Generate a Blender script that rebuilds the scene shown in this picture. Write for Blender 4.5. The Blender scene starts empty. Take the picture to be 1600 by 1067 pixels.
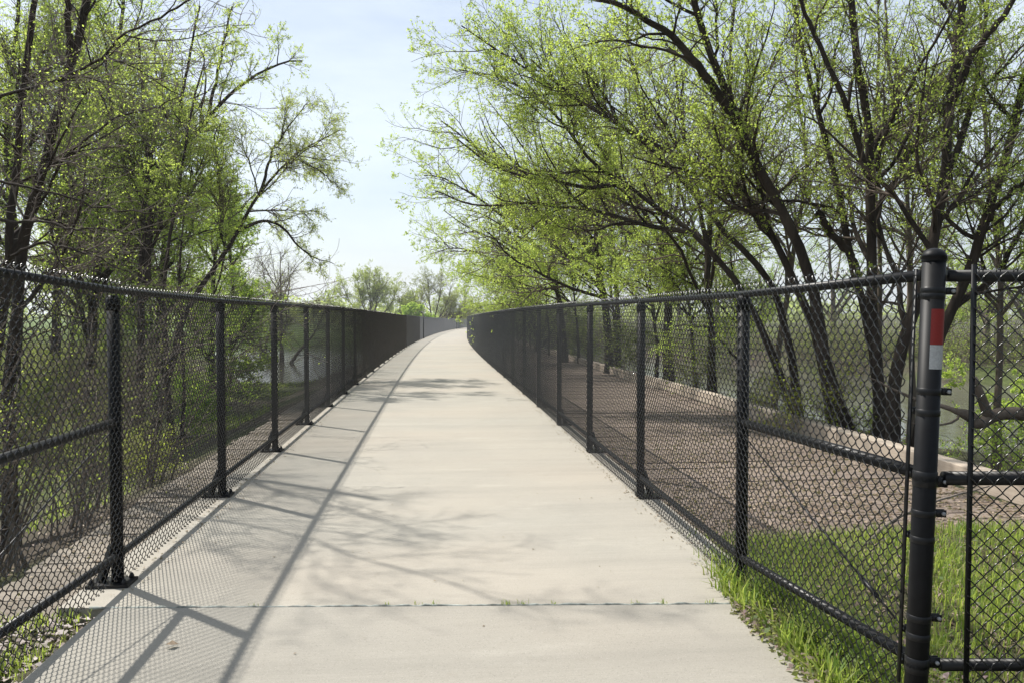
import bpy, math, random
import numpy as np
from mathutils import Vector, Matrix

# ------------------------------------------------------------------ camera, sky, sun
sc = bpy.context.scene
COL = sc.collection
FPX = 1245.0                                  # focal length in pixels of the 1600 px wide photograph
YAW = math.atan(118 / FPX)
PIT = math.atan(43.5 / FPX)
CAMZ = 1.65
cam = bpy.data.cameras.new('camera')
cam.sensor_width = 36.0
cam.lens = FPX / 1600 * 36
cam.clip_start = 0.05
cam.clip_end = 6000
camo = bpy.data.objects.new('camera', cam)
COL.objects.link(camo)
camo.location = (0, 0, CAMZ)
camo.rotation_euler = (math.pi / 2 - PIT, 0, -YAW)
sc.camera = camo

SUN = Vector((-0.98, 0.90, 1.78)).normalized()
SUN_EL = math.asin(SUN.z)
SUN_AZ = math.atan2(SUN.x, SUN.y)
world = bpy.data.worlds.new('World')
sc.world = world
world.use_nodes = True
wn, wl = world.node_tree.nodes, world.node_tree.links
wn.clear()
w_out = wn.new('ShaderNodeOutputWorld')
w_bg = wn.new('ShaderNodeBackground')
w_sky = wn.new('ShaderNodeTexSky')
w_sky.sky_type = 'NISHITA'
w_sky.sun_disc = False
w_sky.sun_elevation = SUN_EL
w_sky.sun_rotation = SUN_AZ
w_sky.altitude = 200
w_sky.air_density = 1.0
w_sky.dust_density = 2.2
w_sky.ozone_density = 1.0
w_bg.inputs['Strength'].default_value = 0.085
# thin high cloud veil: pale streaks mixed over the sky
w_tc = wn.new('ShaderNodeTexCoord')
w_map = wn.new('ShaderNodeMapping')
w_map.inputs['Scale'].default_value = (1.6, 1.6, 7.0)
w_map.inputs['Rotation'].default_value = (0.0, 0.12, 0.5)
w_noise = wn.new('ShaderNodeTexNoise')
w_noise.inputs['Scale'].default_value = 1.5
w_noise.inputs['Detail'].default_value = 6
w_noise.inputs['Roughness'].default_value = 0.55
w_ramp = wn.new('ShaderNodeMapRange')
w_ramp.inputs['From Min'].default_value = 0.35
w_ramp.inputs['From Max'].default_value = 0.72
w_ramp.inputs['To Min'].default_value = 0.40
w_ramp.inputs['To Max'].default_value = 0.9
w_mix = wn.new('ShaderNodeMix')
w_mix.data_type = 'RGBA'
w_dot = wn.new('ShaderNodeVectorMath')          # the veil is brighter on the sun's side of the sky
w_dot.operation = 'DOT_PRODUCT'
w_dot.inputs[1].default_value = tuple(SUN)
w_nrm = wn.new('ShaderNodeVectorMath')
w_nrm.operation = 'NORMALIZE'
w_glow = wn.new('ShaderNodeMapRange')
w_glow.inputs['From Min'].default_value = -0.5
w_glow.inputs['From Max'].default_value = 0.2
w_glow.inputs['To Min'].default_value = 0.16
w_glow.inputs['To Max'].default_value = 1.0
w_veil = wn.new('ShaderNodeMix')
w_veil.data_type = 'RGBA'
w_veil.inputs['A'].default_value = (0, 0, 0, 1)
w_veil.inputs['B'].default_value = (7.3, 8.05, 8.75, 1)
wl.new(w_tc.outputs['Generated'], w_nrm.inputs[0])
wl.new(w_nrm.outputs['Vector'], w_dot.inputs[0])
wl.new(w_dot.outputs['Value'], w_glow.inputs['Value'])
wl.new(w_glow.outputs['Result'], w_veil.inputs['Factor'])
wl.new(w_veil.outputs['Result'], w_mix.inputs['B'])
wl.new(w_tc.outputs['Generated'], w_map.inputs['Vector'])
wl.new(w_map.outputs['Vector'], w_noise.inputs['Vector'])
wl.new(w_noise.outputs['Fac'], w_ramp.inputs['Value'])
wl.new(w_ramp.outputs['Result'], w_mix.inputs['Factor'])
wl.new(w_sky.outputs['Color'], w_mix.inputs['A'])
wl.new(w_mix.outputs['Result'], w_bg.inputs['Color'])
wl.new(w_bg.outputs['Background'], w_out.inputs['Surface'])

sl = bpy.data.lights.new('sun', 'SUN')
sl.energy = 4.6
sl.angle = math.radians(0.8)
sl.color = (1.0, 0.955, 0.88)
so = bpy.data.objects.new('sun', sl)
so.rotation_euler = SUN.to_track_quat('Z', 'Y').to_euler()
COL.objects.link(so)

sc.view_settings.view_transform = 'Standard'
sc.view_settings.look = 'None'
sc.view_settings.gamma = 1.0
sc.view_settings.exposure = 0.70
sc.cycles.max_bounces = 6
sc.cycles.transparent_max_bounces = 6
sc.cycles.sample_clamp_indirect = 6.0

# ------------------------------------------------------------------ helpers
_cy, _sy, _cp, _sp = math.cos(YAW), math.sin(YAW), math.cos(PIT), math.sin(PIT)
FW = np.array([_sy * _cp, _cy * _cp, -_sp])
RT = np.array([_cy, -_sy, 0.0])
UP = np.cross(RT, FW)
CAM = np.array([0, 0, CAMZ])


def at(u, v, d):
    """point seen at photograph pixel u, v at depth d metres (survey of the photograph)"""
    return CAM + d * (FW + RT * (u - 800) / FPX + UP * (533.5 - v) / FPX)


def off(y):                                    # the bridge bends gently to the right ...
    return 0.00038 * np.maximum(np.asarray(y, float) - 22, 0) ** 2


def drop(y):                                   # ... and falls slowly towards the far bank
    t = np.asarray(y, float) - 14
    return -0.0085 * (np.sqrt(t * t + 40) + t) / 2


def sstep(a, b, x):
    t = np.clip((x - a) / (b - a), 0, 1)
    return t * t * (3 - 2 * t)


NX = np.array([-400, -60, -22, -13.5, -9.5, 0, 9, 10.5, 13, 15, 20, 60, 400.])
NY = np.array([130, 108, 84, 56, 41, 39, 41, 38, 26, 18, 4, -45, -380.])
FX_ = np.array([-400, -40, 0, 20, 28, 36, 60, 400.])
FY_ = np.array([160, 122, 116, 98, 72, 52, 25, -200.])
WATER = -3.2


def ground_h(x, y):
    x = np.asarray(x, float)
    y = np.asarray(y, float)
    yn = np.interp(x, NX, NY)
    sn = (np.interp(x + .5, NX, NY) - yn) / .5
    dn = (yn - y) / np.sqrt(1 + sn * sn)
    yf = np.interp(x, FX_, FY_)
    sf = (np.interp(x + .5, FX_, FY_) - yf) / .5
    df = (y - yf) / np.sqrt(1 + sf * sf)
    und = .10 * np.sin(x * .9 + 1.3 * np.sin(y * .31)) * np.sin(y * .7 + .4) + .05 * np.sin(x * 2.3 + y * 1.7)
    xr = x - off(np.clip(y, 0, 220))
    left = -.62 - .95 * sstep(-3.1, -6.2, xr) - .3 * sstep(-7, -20, xr)
    right = -.62 - 1.0 * sstep(6.2, 8.2, xr)
    far_n = np.where(xr < 0, left, right) + und * sstep(0.5, 2.5, np.abs(xr - 1.3) - 4.2)
    near = -.05 - .55 * sstep(-2.6, -7, x) - .35 * sstep(5.5, 9, x) + .25 * und * sstep(2.2, 3.5, np.abs(x)) - .03 * sstep(4, 5.6, y)
    lim = np.where(x > 0, 6.1, 4.9)
    n = near + (far_n - near) * sstep(lim - .3, lim + .15, y)
    f = -1.95 + und * 1.5 + .012 * np.clip(df, 0, 150) * 0 + 2.2 * sstep(160, 700, df)
    deep = -4.2
    a = deep + (n - deep) * sstep(-2.0, 2.2, dn)
    b = deep + (f - deep) * sstep(-2.0, 3.0, df)
    return np.maximum(a, b)


def mesh_np(name, V, Q=None, T=None, mats=(), qmat=None, tmat=None, smooth=True):
    V = np.asarray(V, np.float32).reshape(-1, 3)
    Q = np.zeros((0, 4), np.int32) if Q is None else np.asarray(Q, np.int32).reshape(-1, 4)
    T = np.zeros((0, 3), np.int32) if T is None else np.asarray(T, np.int32).reshape(-1, 3)
    me = bpy.data.meshes.new(name)
    me.vertices.add(len(V))
    me.vertices.foreach_set('co', V.ravel())
    loops = np.concatenate([Q.ravel(), T.ravel()])
    me.loops.add(len(loops))
    me.loops.foreach_set('vertex_index', loops)
    n = len(Q) + len(T)
    me.polygons.add(n)
    st = np.concatenate([np.arange(len(Q)) * 4, len(Q) * 4 + np.arange(len(T)) * 3]).astype(np.int32)
    me.polygons.foreach_set('loop_start', st)
    me.polygons.foreach_set('use_smooth', np.full(n, smooth, bool))
    for m in mats:
        me.materials.append(m)
    if qmat is not None or tmat is not None:
        mi = np.concatenate([np.zeros(len(Q), np.int32) if qmat is None else qmat,
                             np.zeros(len(T), np.int32) if tmat is None else tmat]).astype(np.int32)
        me.polygons.foreach_set('material_index', mi)
    me.update(calc_edges=True)
    me.validate()
    return me


def link(name, me, parent=None, loc=None):
    o = bpy.data.objects.new(name, me)
    COL.objects.link(o)
    if parent is not None:
        o.parent = parent
    if loc is not None:
        o.location = loc
    return o


def tag(o, label=None, cat=None, group=None, kind=None):
    for k, v in (('label', label), ('category', cat), ('group', group), ('kind', kind)):
        if v:
            o[k] = v
    return o


def thing(name, label, cat, loc=(0, 0, 0), group=None):
    return tag(link(name, None, None, loc), label, cat, group)


class Geo:
    """collects vertices and faces with a material index"""

    def __init__(self):
        self.V, self.Q, self.T, self.qm, self.tm, self.n = [], [], [], [], [], 0

    def add(self, V, Q=None, T=None, m=0):
        V = np.asarray(V, float).reshape(-1, 3)
        self.V.append(V)
        if Q is not None and len(Q):
            Q = np.asarray(Q).reshape(-1, 4)
            self.Q.append(Q + self.n)
            self.qm.append(np.full(len(Q), m))
        if T is not None and len(T):
            T = np.asarray(T).reshape(-1, 3)
            self.T.append(T + self.n)
            self.tm.append(np.full(len(T), m))
        self.n += len(V)

    def tubes(self, P, R, sides, m=0, caps=False):
        """P[N,K,3], R[N,K]: N tubes of K rings"""
        P = np.asarray(P, float)
        R = np.asarray(R, float)
        if P.ndim == 2:
            P, R = P[None], R[None] if R.ndim == 1 else R
        N, K, _ = P.shape
        R = np.broadcast_to(R, (N, K))
        T = np.gradient(P, axis=1)
        T /= np.linalg.norm(T, axis=2, keepdims=True) + 1e-9
        mean = T.mean(axis=1, keepdims=True)
        ref = np.where(np.abs(mean[..., 2:3]) < .8, np.array([0, 0, 1.]), np.array([1., 0, 0]))
        A = np.cross(np.broadcast_to(ref, T.shape), T)
        A /= np.linalg.norm(A, axis=2, keepdims=True) + 1e-9
        B = np.cross(T, A)
        an = np.arange(sides) / sides * 2 * np.pi
        ring = A[:, :, None] * np.cos(an)[:, None] + B[:, :, None] * np.sin(an)[:, None]
        V = P[:, :, None] + ring * R[:, :, None, None]
        k, s, q = np.meshgrid(np.arange(K - 1), np.arange(sides), np.arange(N), indexing='ij')
        s2 = (s + 1) % sides
        b = q * K * sides
        Q = np.stack([b + k * sides + s, b + k * sides + s2, b + (k + 1) * sides + s2, b + (k + 1) * sides + s], -1).reshape(-1, 4)
        self.add(V, Q, None, m)
        if caps:
            base = self.n - N * K * sides
            tr = []
            for q in range(N):
                for kk, fl in ((0, 1), (K - 1, 0)):
                    o = q * K * sides + kk * sides
                    for j in range(1, sides - 1):
                        tr.append((o, o + j + 1, o + j) if fl else (o, o + j, o + j + 1))
            self.T.append(np.array(tr) + base)
            self.tm.append(np.full(len(tr), m))

    def box(self, c, ax, ay, az, m=0):
        """box with centre c and half-axis vectors ax, ay, az"""
        c, ax, ay, az = (np.asarray(t, float) for t in (c, ax, ay, az))
        V = [c + i * ax + j * ay + k * az for k in (-1, 1) for j in (-1, 1) for i in (-1, 1)]
        Q = [(0, 2, 3, 1), (4, 5, 7, 6), (0, 1, 5, 4), (2, 6, 7, 3), (0, 4, 6, 2), (1, 3, 7, 5)]
        self.add(V, Q, None, m)

    def build(self, name, mats, parent=None, smooth=True, loc=None):
        me = mesh_np(name, np.concatenate(self.V), np.concatenate(self.Q) if self.Q else None,
                     np.concatenate(self.T) if self.T else None, mats,
                     np.concatenate(self.qm) if self.qm else None, np.concatenate(self.tm) if self.tm else None, smooth)
        return link(name, me, parent, loc)


def bevel(o, w=.01, seg=2):
    b = o.modifiers.new('bevel', 'BEVEL')
    b.width = w
    b.segments = seg
    b.limit_method = 'ANGLE'
    return o


# ------------------------------------------------------------------ materials
class NT:
    def __init__(self, name, rough=.7, spec=.3):
        self.m = bpy.data.materials.new(name)
        self.m.use_nodes = True
        self.t = self.m.node_tree
        self.p = self.t.nodes['Principled BSDF']
        self.p.inputs['Roughness'].default_value = rough
        self.p.inputs['Specular IOR Level'].default_value = spec
        self.out = self.t.nodes['Material Output']
        self.tc = None

    def n(self, k, **kw):
        nd = self.t.nodes.new('ShaderNode' + k)
        for a, v in kw.items():
            setattr(nd, a, v)
        return nd

    def l(self, a, b):
        self.t.links.new(a, b)

    def coord(self, scale=(1, 1, 1), rot=(0, 0, 0)):
        if self.tc is None:
            self.tc = self.n('TexCoord')
        mp = self.n('Mapping')
        mp.inputs['Scale'].default_value = scale
        mp.inputs['Rotation'].default_value = rot
        self.l(self.tc.outputs['Object'], mp.inputs['Vector'])
        return mp.outputs['Vector']

    def noise(self, sc_, detail=4, rough=.55, scale=(1, 1, 1), dist=0):
        nd = self.n('TexNoise')
        nd.inputs['Scale'].default_value = sc_
        nd.inputs['Detail'].default_value = detail
        nd.inputs['Roughness'].default_value = rough
        nd.inputs['Distortion'].default_value = dist
        self.l(self.coord(scale), nd.inputs['Vector'])
        return nd.outputs['Fac']

    def ramp(self, fac, stops):
        r = self.n('ValToRGB')
        e = r.color_ramp.elements
        while len(e) < len(stops):
            e.new(.5)
        for el, (p, c) in zip(e, stops):
            el.position = p
            el.color = (*c, 1)
        self.l(fac, r.inputs['Fac'])
        return r.outputs['Color']

    def mix(self, fac, a, b, mode='MIX'):
        mx = self.n('Mix', data_type='RGBA', blend_type=mode)
        for key, v in (('Factor', fac), ('A', a), ('B', b)):
            if isinstance(v, (int, float)):
                mx.inputs[key].default_value = v
            elif isinstance(v, tuple):
                mx.inputs[key].default_value = (*v, 1)
            else:
                self.l(v, mx.inputs[key])
        return mx.outputs['Result']

    def rng(self, fac, a, b, c=0., d=1.):
        r = self.n('MapRange')
        for k, v in zip(('From Min', 'From Max', 'To Min', 'To Max'), (a, b, c, d)):
            r.inputs[k].default_value = v
        self.l(fac, r.inputs['Value'])
        return r.outputs['Result']

    def col(self, c):
        if isinstance(c, tuple):
            self.p.inputs['Base Color'].default_value = (*c, 1)
        else:
            self.l(c, self.p.inputs['Base Color'])
        return self

    def bump(self, h, strength=.3, dist=.01):
        b = self.n('Bump')
        b.inputs['Strength'].default_value = strength
        b.inputs['Distance'].default_value = dist
        self.l(h, b.inputs['Height'])
        self.l(b.outputs['Normal'], self.p.inputs['Normal'])
        return self


def m_vinyl():
    t = NT('black_vinyl', .42, .28)
    t.col(t.ramp(t.noise(14, 4), [(.3, (.004, .0045, .0055)), (.75, (.009, .0095, .011))]))
    t.l(t.rng(t.noise(30, 3), .3, .7, .36, .5), t.p.inputs['Roughness'])
    return t.m


def m_concrete(name, base, dark, stain):
    t = NT(name, .85, .25)
    big = t.noise(.7, 7, .68, (1, .8, 1))
    c = t.ramp(big, [(.3, dark), (.62, base)])
    broom = t.noise(2.2, 5, .75, (1.0, 55, 1))
    c = t.mix(t.rng(broom, .38, .64, .0, .34), c, tuple(x * .6 for x in base))
    warm = t.noise(.35, 3, .5, (.6, 1, 1))
    c = t.mix(t.rng(warm, .42, .66, 0, .7), c, stain)
    band = t.noise(.8, 5, .65, (.22, 2.6, 1))
    c = t.mix(t.rng(band, .48, .72, 0, .34), c, tuple(x * .66 for x in dark))
    pale = t.noise(1.7, 6, .72, (.5, 1.2, 1))
    c = t.mix(t.rng(pale, .56, .74, 0, .4), c, tuple(min(.6, x * 1.25) for x in base))
    spk = t.noise(110, 2, .6)
    c = t.mix(t.rng(spk, .58, .70, 0, .42), c, (.13, .12, .105))
    spk2 = t.noise(160, 2, .6, (1, 1.1, 1))
    c = t.mix(t.rng(spk2, .60, .72, 0, .35), c, (.50, .48, .44))
    drk = t.noise(6, 6, .7)
    c = t.mix(t.rng(drk, .60, .78, 0, .35), c, (.17, .145, .11))
    t.col(c)
    t.bump(t.mix(.5, broom, spk), .3, .005)
    return t.m


def m_bark(name, c0, c1, sc_=9):
    t = NT(name, .9, .15)
    n1 = t.noise(sc_, 5, .65, (1, 1, .22))
    n2 = t.noise(1.1, 3)
    c = t.ramp(n1, [(.3, c0), (.72, c1)])
    c = t.mix(t.rng(n2, .5, .75, 0, .45), c, tuple(x * 1.5 + .01 for x in c1))
    t.col(c)
    t.bump(n1, .8, .03)
    return t.m


def m_leaf(name, c0, c1, c2, trans=.5):
    t = NT(name, .55, .3)
    g = t.n('NewGeometry')
    c = t.ramp(g.outputs['Random Per Island'], [(0, c0), (.55, c1), (1, c2)])
    t.col(c)
    tr = t.n('BsdfTranslucent')
    t.l(t.mix(.6, c, (.66, .80, .14)), tr.inputs['Color'])
    ms = t.n('MixShader')
    ms.inputs['Fac'].default_value = trans
    t.l(t.p.outputs['BSDF'], ms.inputs[1])
    t.l(tr.outputs['BSDF'], ms.inputs[2])
    t.l(ms.outputs['Shader'], t.out.inputs['Surface'])
    return t.m


def m_wood(name, c0, c1, grain=(30, 3, 3), wet=.0):
    t = NT(name, .85, .2)
    g = t.n('NewGeometry')
    n1 = t.noise(1.6, 6, .7, grain)
    c = t.ramp(n1, [(.28, c0), (.7, c1)])
    c = t.mix(t.rng(g.outputs['Random Per Island'], 0, 1, 0, .55), c, tuple(x * .6 for x in c0))
    n2 = t.noise(1.3, 5, .6)
    c = t.mix(t.rng(n2, .52, .7, 0, .5), c, tuple(x * .7 for x in c0))
    t.col(c)
    t.bump(n1, .5, .006)
    return t.m


def m_plain(name, c, rough=.6, spec=.3, var=.2, sc_=20):
    t = NT(name, rough, spec)
    t.col(t.ramp(t.noise(sc_, 4), [(.3, tuple(x * (1 - var) for x in c)), (.7, c)]))
    return t.m


def m_ground():
    t = NT('soil', .95, .1)
    n1 = t.noise(2.2, 6, .65)
    n2 = t.noise(26, 5, .7)
    n3 = t.noise(.16, 4, .55)
    c = t.ramp(n1, [(.3, (.034, .028, .022)), (.7, (.078, .064, .05))])
    c = t.mix(t.rng(n2, .35, .7, 0, .6), c, (.105, .09, .072))
    gr = t.ramp(t.noise(1.3, 5, .7), [(.3, (.05, .085, .018)), (.7, (.12, .17, .04))])
    # greener with distance from the bridge (meadow beyond the river)
    pos = t.n('SeparateXYZ')
    g = t.n('NewGeometry')
    t.l(g.outputs['Position'], pos.inputs['Vector'])
    fm = t.n('Math', operation='MULTIPLY')
    t.l(t.rng(pos.outputs['Y'], 60, 105, 0, 1), fm.inputs[0])
    t.l(t.rng(pos.outputs['X'], 14, -2, 0, 1), fm.inputs[1])
    far = fm.outputs[0]
    k = t.n('Math', operation='ADD')
    t.l(t.rng(n3, .42, .62, 0, .55), k.inputs[0])
    t.l(far, k.inputs[1])
    k.use_clamp = True
    t.col(t.mix(k.outputs[0], c, gr))
    t.bump(n2, .8, .03)
    return t.m


def m_water():
    t = NT('river_water', .09, .5)
    t.col(t.ramp(t.noise(.12, 3, .5, (1, .5, 1)), [(.3, (.075, .072, .052)), (.7, (.10, .10, .078))]))
    t.p.inputs['IOR'].default_value = 1.33
    t.bump(t.noise(1.7, 4, .55, (1, .6, 1)), .16, .12)
    return t.m


M = dict(
    vinyl=m_vinyl(),
    post=m_plain('black_post_coating', (.008, .0085, .010), .5, .15, .4, 25),
    half_sheen_wire=m_plain('black_wire_half_sheen', (.12, .123, .132), .4, .5, .3, 30),  # black mesh further off, part of its sky sheen painted as grey
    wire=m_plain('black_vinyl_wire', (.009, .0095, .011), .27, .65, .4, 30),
    sky_sheen_wire=m_plain('black_wire_sky_sheen', (.32, .33, .36), .5, .4, .3, 30),  # black mesh of the farthest left bays, sky sheen painted as pale grey
    deckc=m_concrete('bridge_concrete', (.335, .313, .268), (.285, .271, .237), (.335, .296, .245)),
    slabc=m_concrete('pavement_concrete', (.297, .281, .246), (.25, .238, .208), (.29, .264, .222)),
    seal=m_plain('joint_sealant', (.40, .43, .39), .7, .3, .8, 14),
    bark=m_bark('dark_bark', (.014, .011, .009), (.056, .044, .035)),
    bark_far=m_bark('grey_bark', (.06, .048, .038), (.16, .13, .105)),
    twig=m_bark('pale_twig_bark', (.10, .082, .068), (.26, .22, .19), 20),
    leaf_r=m_leaf('maple_leaf', (.21, .32, .04), (.31, .42, .075), (.42, .50, .13), .64),
    leaf_g=m_leaf('deep_green_leaf', (.13, .26, .03), (.20, .36, .05), (.28, .42, .08), .64),
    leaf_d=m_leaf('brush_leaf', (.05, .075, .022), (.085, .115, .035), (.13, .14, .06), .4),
    leaf_p=m_leaf('pale_leaf', (.25, .29, .11), (.34, .38, .15), (.42, .44, .20), .55),
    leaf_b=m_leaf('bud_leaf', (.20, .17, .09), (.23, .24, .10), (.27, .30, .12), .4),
    leaf_y=m_leaf('yellow_green_leaf', (.26, .30, .03), (.34, .38, .045), (.42, .44, .07), .5),
    grass=m_leaf('grass_blade', (.075, .145, .02), (.13, .215, .032), (.29, .28, .11), .45),
    weed=m_leaf('purple_weed_leaf', (.07, .12, .03), (.17, .125, .115), (.26, .17, .20), .35),
    litter=m_leaf('dry_leaf', (.10, .065, .045), (.20, .145, .105), (.34, .27, .21), .12),
    chip=m_leaf('wood_chip', (.13, .10, .085), (.25, .205, .19), (.42, .37, .36), .05),
    plank=m_wood('weathered_plank', (.165, .14, .112), (.30, .265, .22), (2.2, 26, 26)),
    plank_b=m_wood('brown_weathered_plank', (.155, .121, .099), (.25, .203, .17), (2.2, 26, 26)),
    beam=m_wood('pale_timber', (.33, .275, .22), (.48, .41, .335), (26, 2.2, 26)),
    soil=m_ground(),
    water=m_water(),
    red=m_plain('red_reflective_tape', (.20, .006, .004), .5, .5, .15, 120),
    white=m_plain('silver_reflective_tape', (.40, .41, .42), .4, .4, .3, 160),
    steel=m_plain('galvanised_bolt', (.32, .33, .34), .4, .5, .3, 40),
    brick=m_plain('brown_brick', (.13, .075, .055), .9, .2, .35, 3),
    tan=m_plain('tan_render', (.42, .34, .27), .9, .2, .2, 2),
    roof=m_plain('dark_roof', (.05, .042, .04), .8, .2, .3, 4),
)

# ------------------------------------------------------------------ terrain and river


def graded(lo, hi, fine, c0, n):
    """coordinates that are fine around c0 and coarse far out"""
    t = np.linspace(-1, 1, n)
    s = np.sinh(t * 5.2) / math.sinh(5.2)
    v = np.where(s < 0, c0 + s * (c0 - lo), c0 + s * (hi - c0))
    return v


gx = np.unique(np.concatenate([graded(-900, 900, .1, 0, 170), np.arange(-10, 16, .22)]))
gy = np.unique(np.concatenate([graded(-250, 1500, .1, 10, 190), np.arange(-1, 24, .22), np.arange(24, 130, 1.2)]))
XX, YY = np.meshgrid(gx, gy)
ZZ = ground_h(XX, YY)
rs0 = np.random.default_rng(3)
ZZ = ZZ + rs0.normal(0, .012, ZZ.shape) * (np.abs(XX) < 60)
nx, ny = len(gx), len(gy)
ii, jj = np.meshgrid(np.arange(nx - 1), np.arange(ny - 1))
a = jj * nx + ii
gq = np.stack([a, a + 1, a + nx + 1, a + nx], -1).reshape(-1, 4)
tag(link('ground', mesh_np('ground', np.stack([XX, YY, ZZ], -1), gq, None, [M['soil']])), kind='structure')
wv = [(-500, -300, WATER), (900, -300, WATER), (900, 220, WATER), (-500, 220, WATER)]
tag(link('river', mesh_np('river', wv, [(0, 1, 2, 3)], None, [M['water']])), kind='structure')

# ------------------------------------------------------------------ path


def strip(x0, x1, y0, y1, ztop, thick, step=1.2, jy=(0, 0)):
    ys = np.linspace(y0, y1, max(2, int((y1 - y0) / step) + 1))
    V, Q = [], []
    for i, y in enumerate(ys):
        o, dz = off(y), drop(y)
        k0 = jy[0] if i == 0 else (jy[0] * (1 - (y - y0) / 1.3) if y - y0 < 1.3 else 0)
        k1 = jy[1] if i == 0 else (jy[1] * (1 - (y - y0) / 1.3) if y - y0 < 1.3 else 0)
        V += [(x0 + o, y + k0, ztop + dz), (x1 + o, y + k1, ztop + dz), (x1 + o, y + k1, ztop + dz - thick), (x0 + o, y + k0, ztop + dz - thick)]
    n = len(ys)
    for i in range(n - 1):
        for k in range(4):
            Q.append((i * 4 + k, i * 4 + (k + 1) % 4, (i + 1) * 4 + (k + 1) % 4, (i + 1) * 4 + k))
    Q += [(0, 3, 2, 1), ((n - 1) * 4, (n - 1) * 4 + 1, (n - 1) * 4 + 2, (n - 1) * 4 + 3)]
    return np.array(V, float), np.array(Q)


# joint runs from (-1.88, 4.63) to (1.67, 4.38)
JL, JR = 4.645, 4.375


def jline(x):
    return JL + (JR - JL) * (x + 1.88) / 3.55


V, Q = strip(-2.13, 1.99, 4.52, 330, 0, .35, 1.2, (jline(-2.13) - 4.52, jline(1.99) - 4.52))
tag(link('path', mesh_np('path', V, Q, None, [M['deckc']], smooth=False)), kind='structure')
# the older, greyer slab on the ground before the bridge
n0 = 26
sv = []
for k in range(n0 + 1):
    t = k / n0
    y = -8 + t * 1.0 * (4.5 + 8)
    w = .012 * math.sin(k * 1.7) + .006 * math.sin(k * 4.1)
    yl, yr = (y, y) if k < n0 else (jline(-1.88) - .022, jline(1.69) - .022)
    sv += [(-1.86 + w, yl, -.004), (1.71 + w * .7, yr, -.004), (1.71 + w * .7, yr, -.16), (-1.86 + w, yl, -.16)]
sq = [(i * 4 + k, i * 4 + (k + 1) % 4, (i + 1) * 4 + (k + 1) % 4, (i + 1) * 4 + k) for i in range(n0) for k in range(4)]
sq += [(0, 3, 2, 1), (n0 * 4, n0 * 4 + 1, n0 * 4 + 2, n0 * 4 + 3)]
tag(link('pavement', mesh_np('pavement', sv, sq, None, [M['slabc']], smooth=False)), kind='structure')
# filler in the joint
g = Geo()
rj = np.random.default_rng(5)
xs = np.linspace(-1.95, 1.78, 120)
c = np.stack([xs, jline(xs) - .011, np.full_like(xs, -.0065)], -1) + rj.normal(0, .002, (120, 3))
g.tubes(c[None], (.0085 + rj.uniform(-.003, .003, 120))[None], 6, 0, True)
tag(g.build('path_joint', [M['seal']]), kind='structure')

# ------------------------------------------------------------------ timber decks either side of the path
rd = np.random.default_rng(11)


def timber_deck(label, x0, x1, y0, y1, mat, zt, beam=None, step=.205):
    root = thing('timber_deck', label, 'deck', (x0, y0, zt))
    L = np.array(root.location)
    g = Geo()
    y = y0
    while y < y1:
        w = step * rd.uniform(.9, 1.06) if y < 60 else step * 2
        o, dz = float(off(y)), float(drop(y))
        e0, e1 = rd.normal(0, .02), rd.normal(0, .025)
        g.box(np.array([(x0 + e0 + x1 + e1) / 2 + o, y + w / 2, zt + dz - .04 + rd.normal(0, .0035)]) - L, (((x1 + e1) - (x0 + e0)) / 2, rd.normal(0, .004), rd.normal(0, .002)), (0, w / 2 - .006, 0), (0, 0, .04))
        y += w
    g.build('decking', [mat], root, False)
    if beam:
        y = y0 - .2
        while y < y1:
            ln = 5.1
            ya, yb = y, y + ln - .02
            pa = np.array([beam[0] + off(ya), ya, zt + drop(ya)])
            pb = np.array([beam[0] + off(yb), yb, zt + drop(yb)])
            d = (pb - pa) / 2
            b = Geo()
            b.box((0, 0, 0), d, (beam[1], 0, 0), (0, 0, beam[2]))
            cpt = (pa + pb) / 2 + np.array([0, 0, beam[2] + .003 + rd.normal(0, .004)])
            bevel(b.build('kerb_beam', [M['beam']], root, False, cpt - L), .012)
            y += ln
    return root


timber_deck('grey weathered plank deck strip beside the fence that has a gravelly dark bank below it', -3.02, -2.15, 4.75, 150, M['plank'], -.25)
timber_deck('wide brown plank deck edged with a pale timber kerb beam along the river', 2.01, 5.78, 6.15, 150, M['plank_b'], -.25, (5.90, .11, .115))

# ------------------------------------------------------------------ chain-link fences
BAY = 2.40


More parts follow.
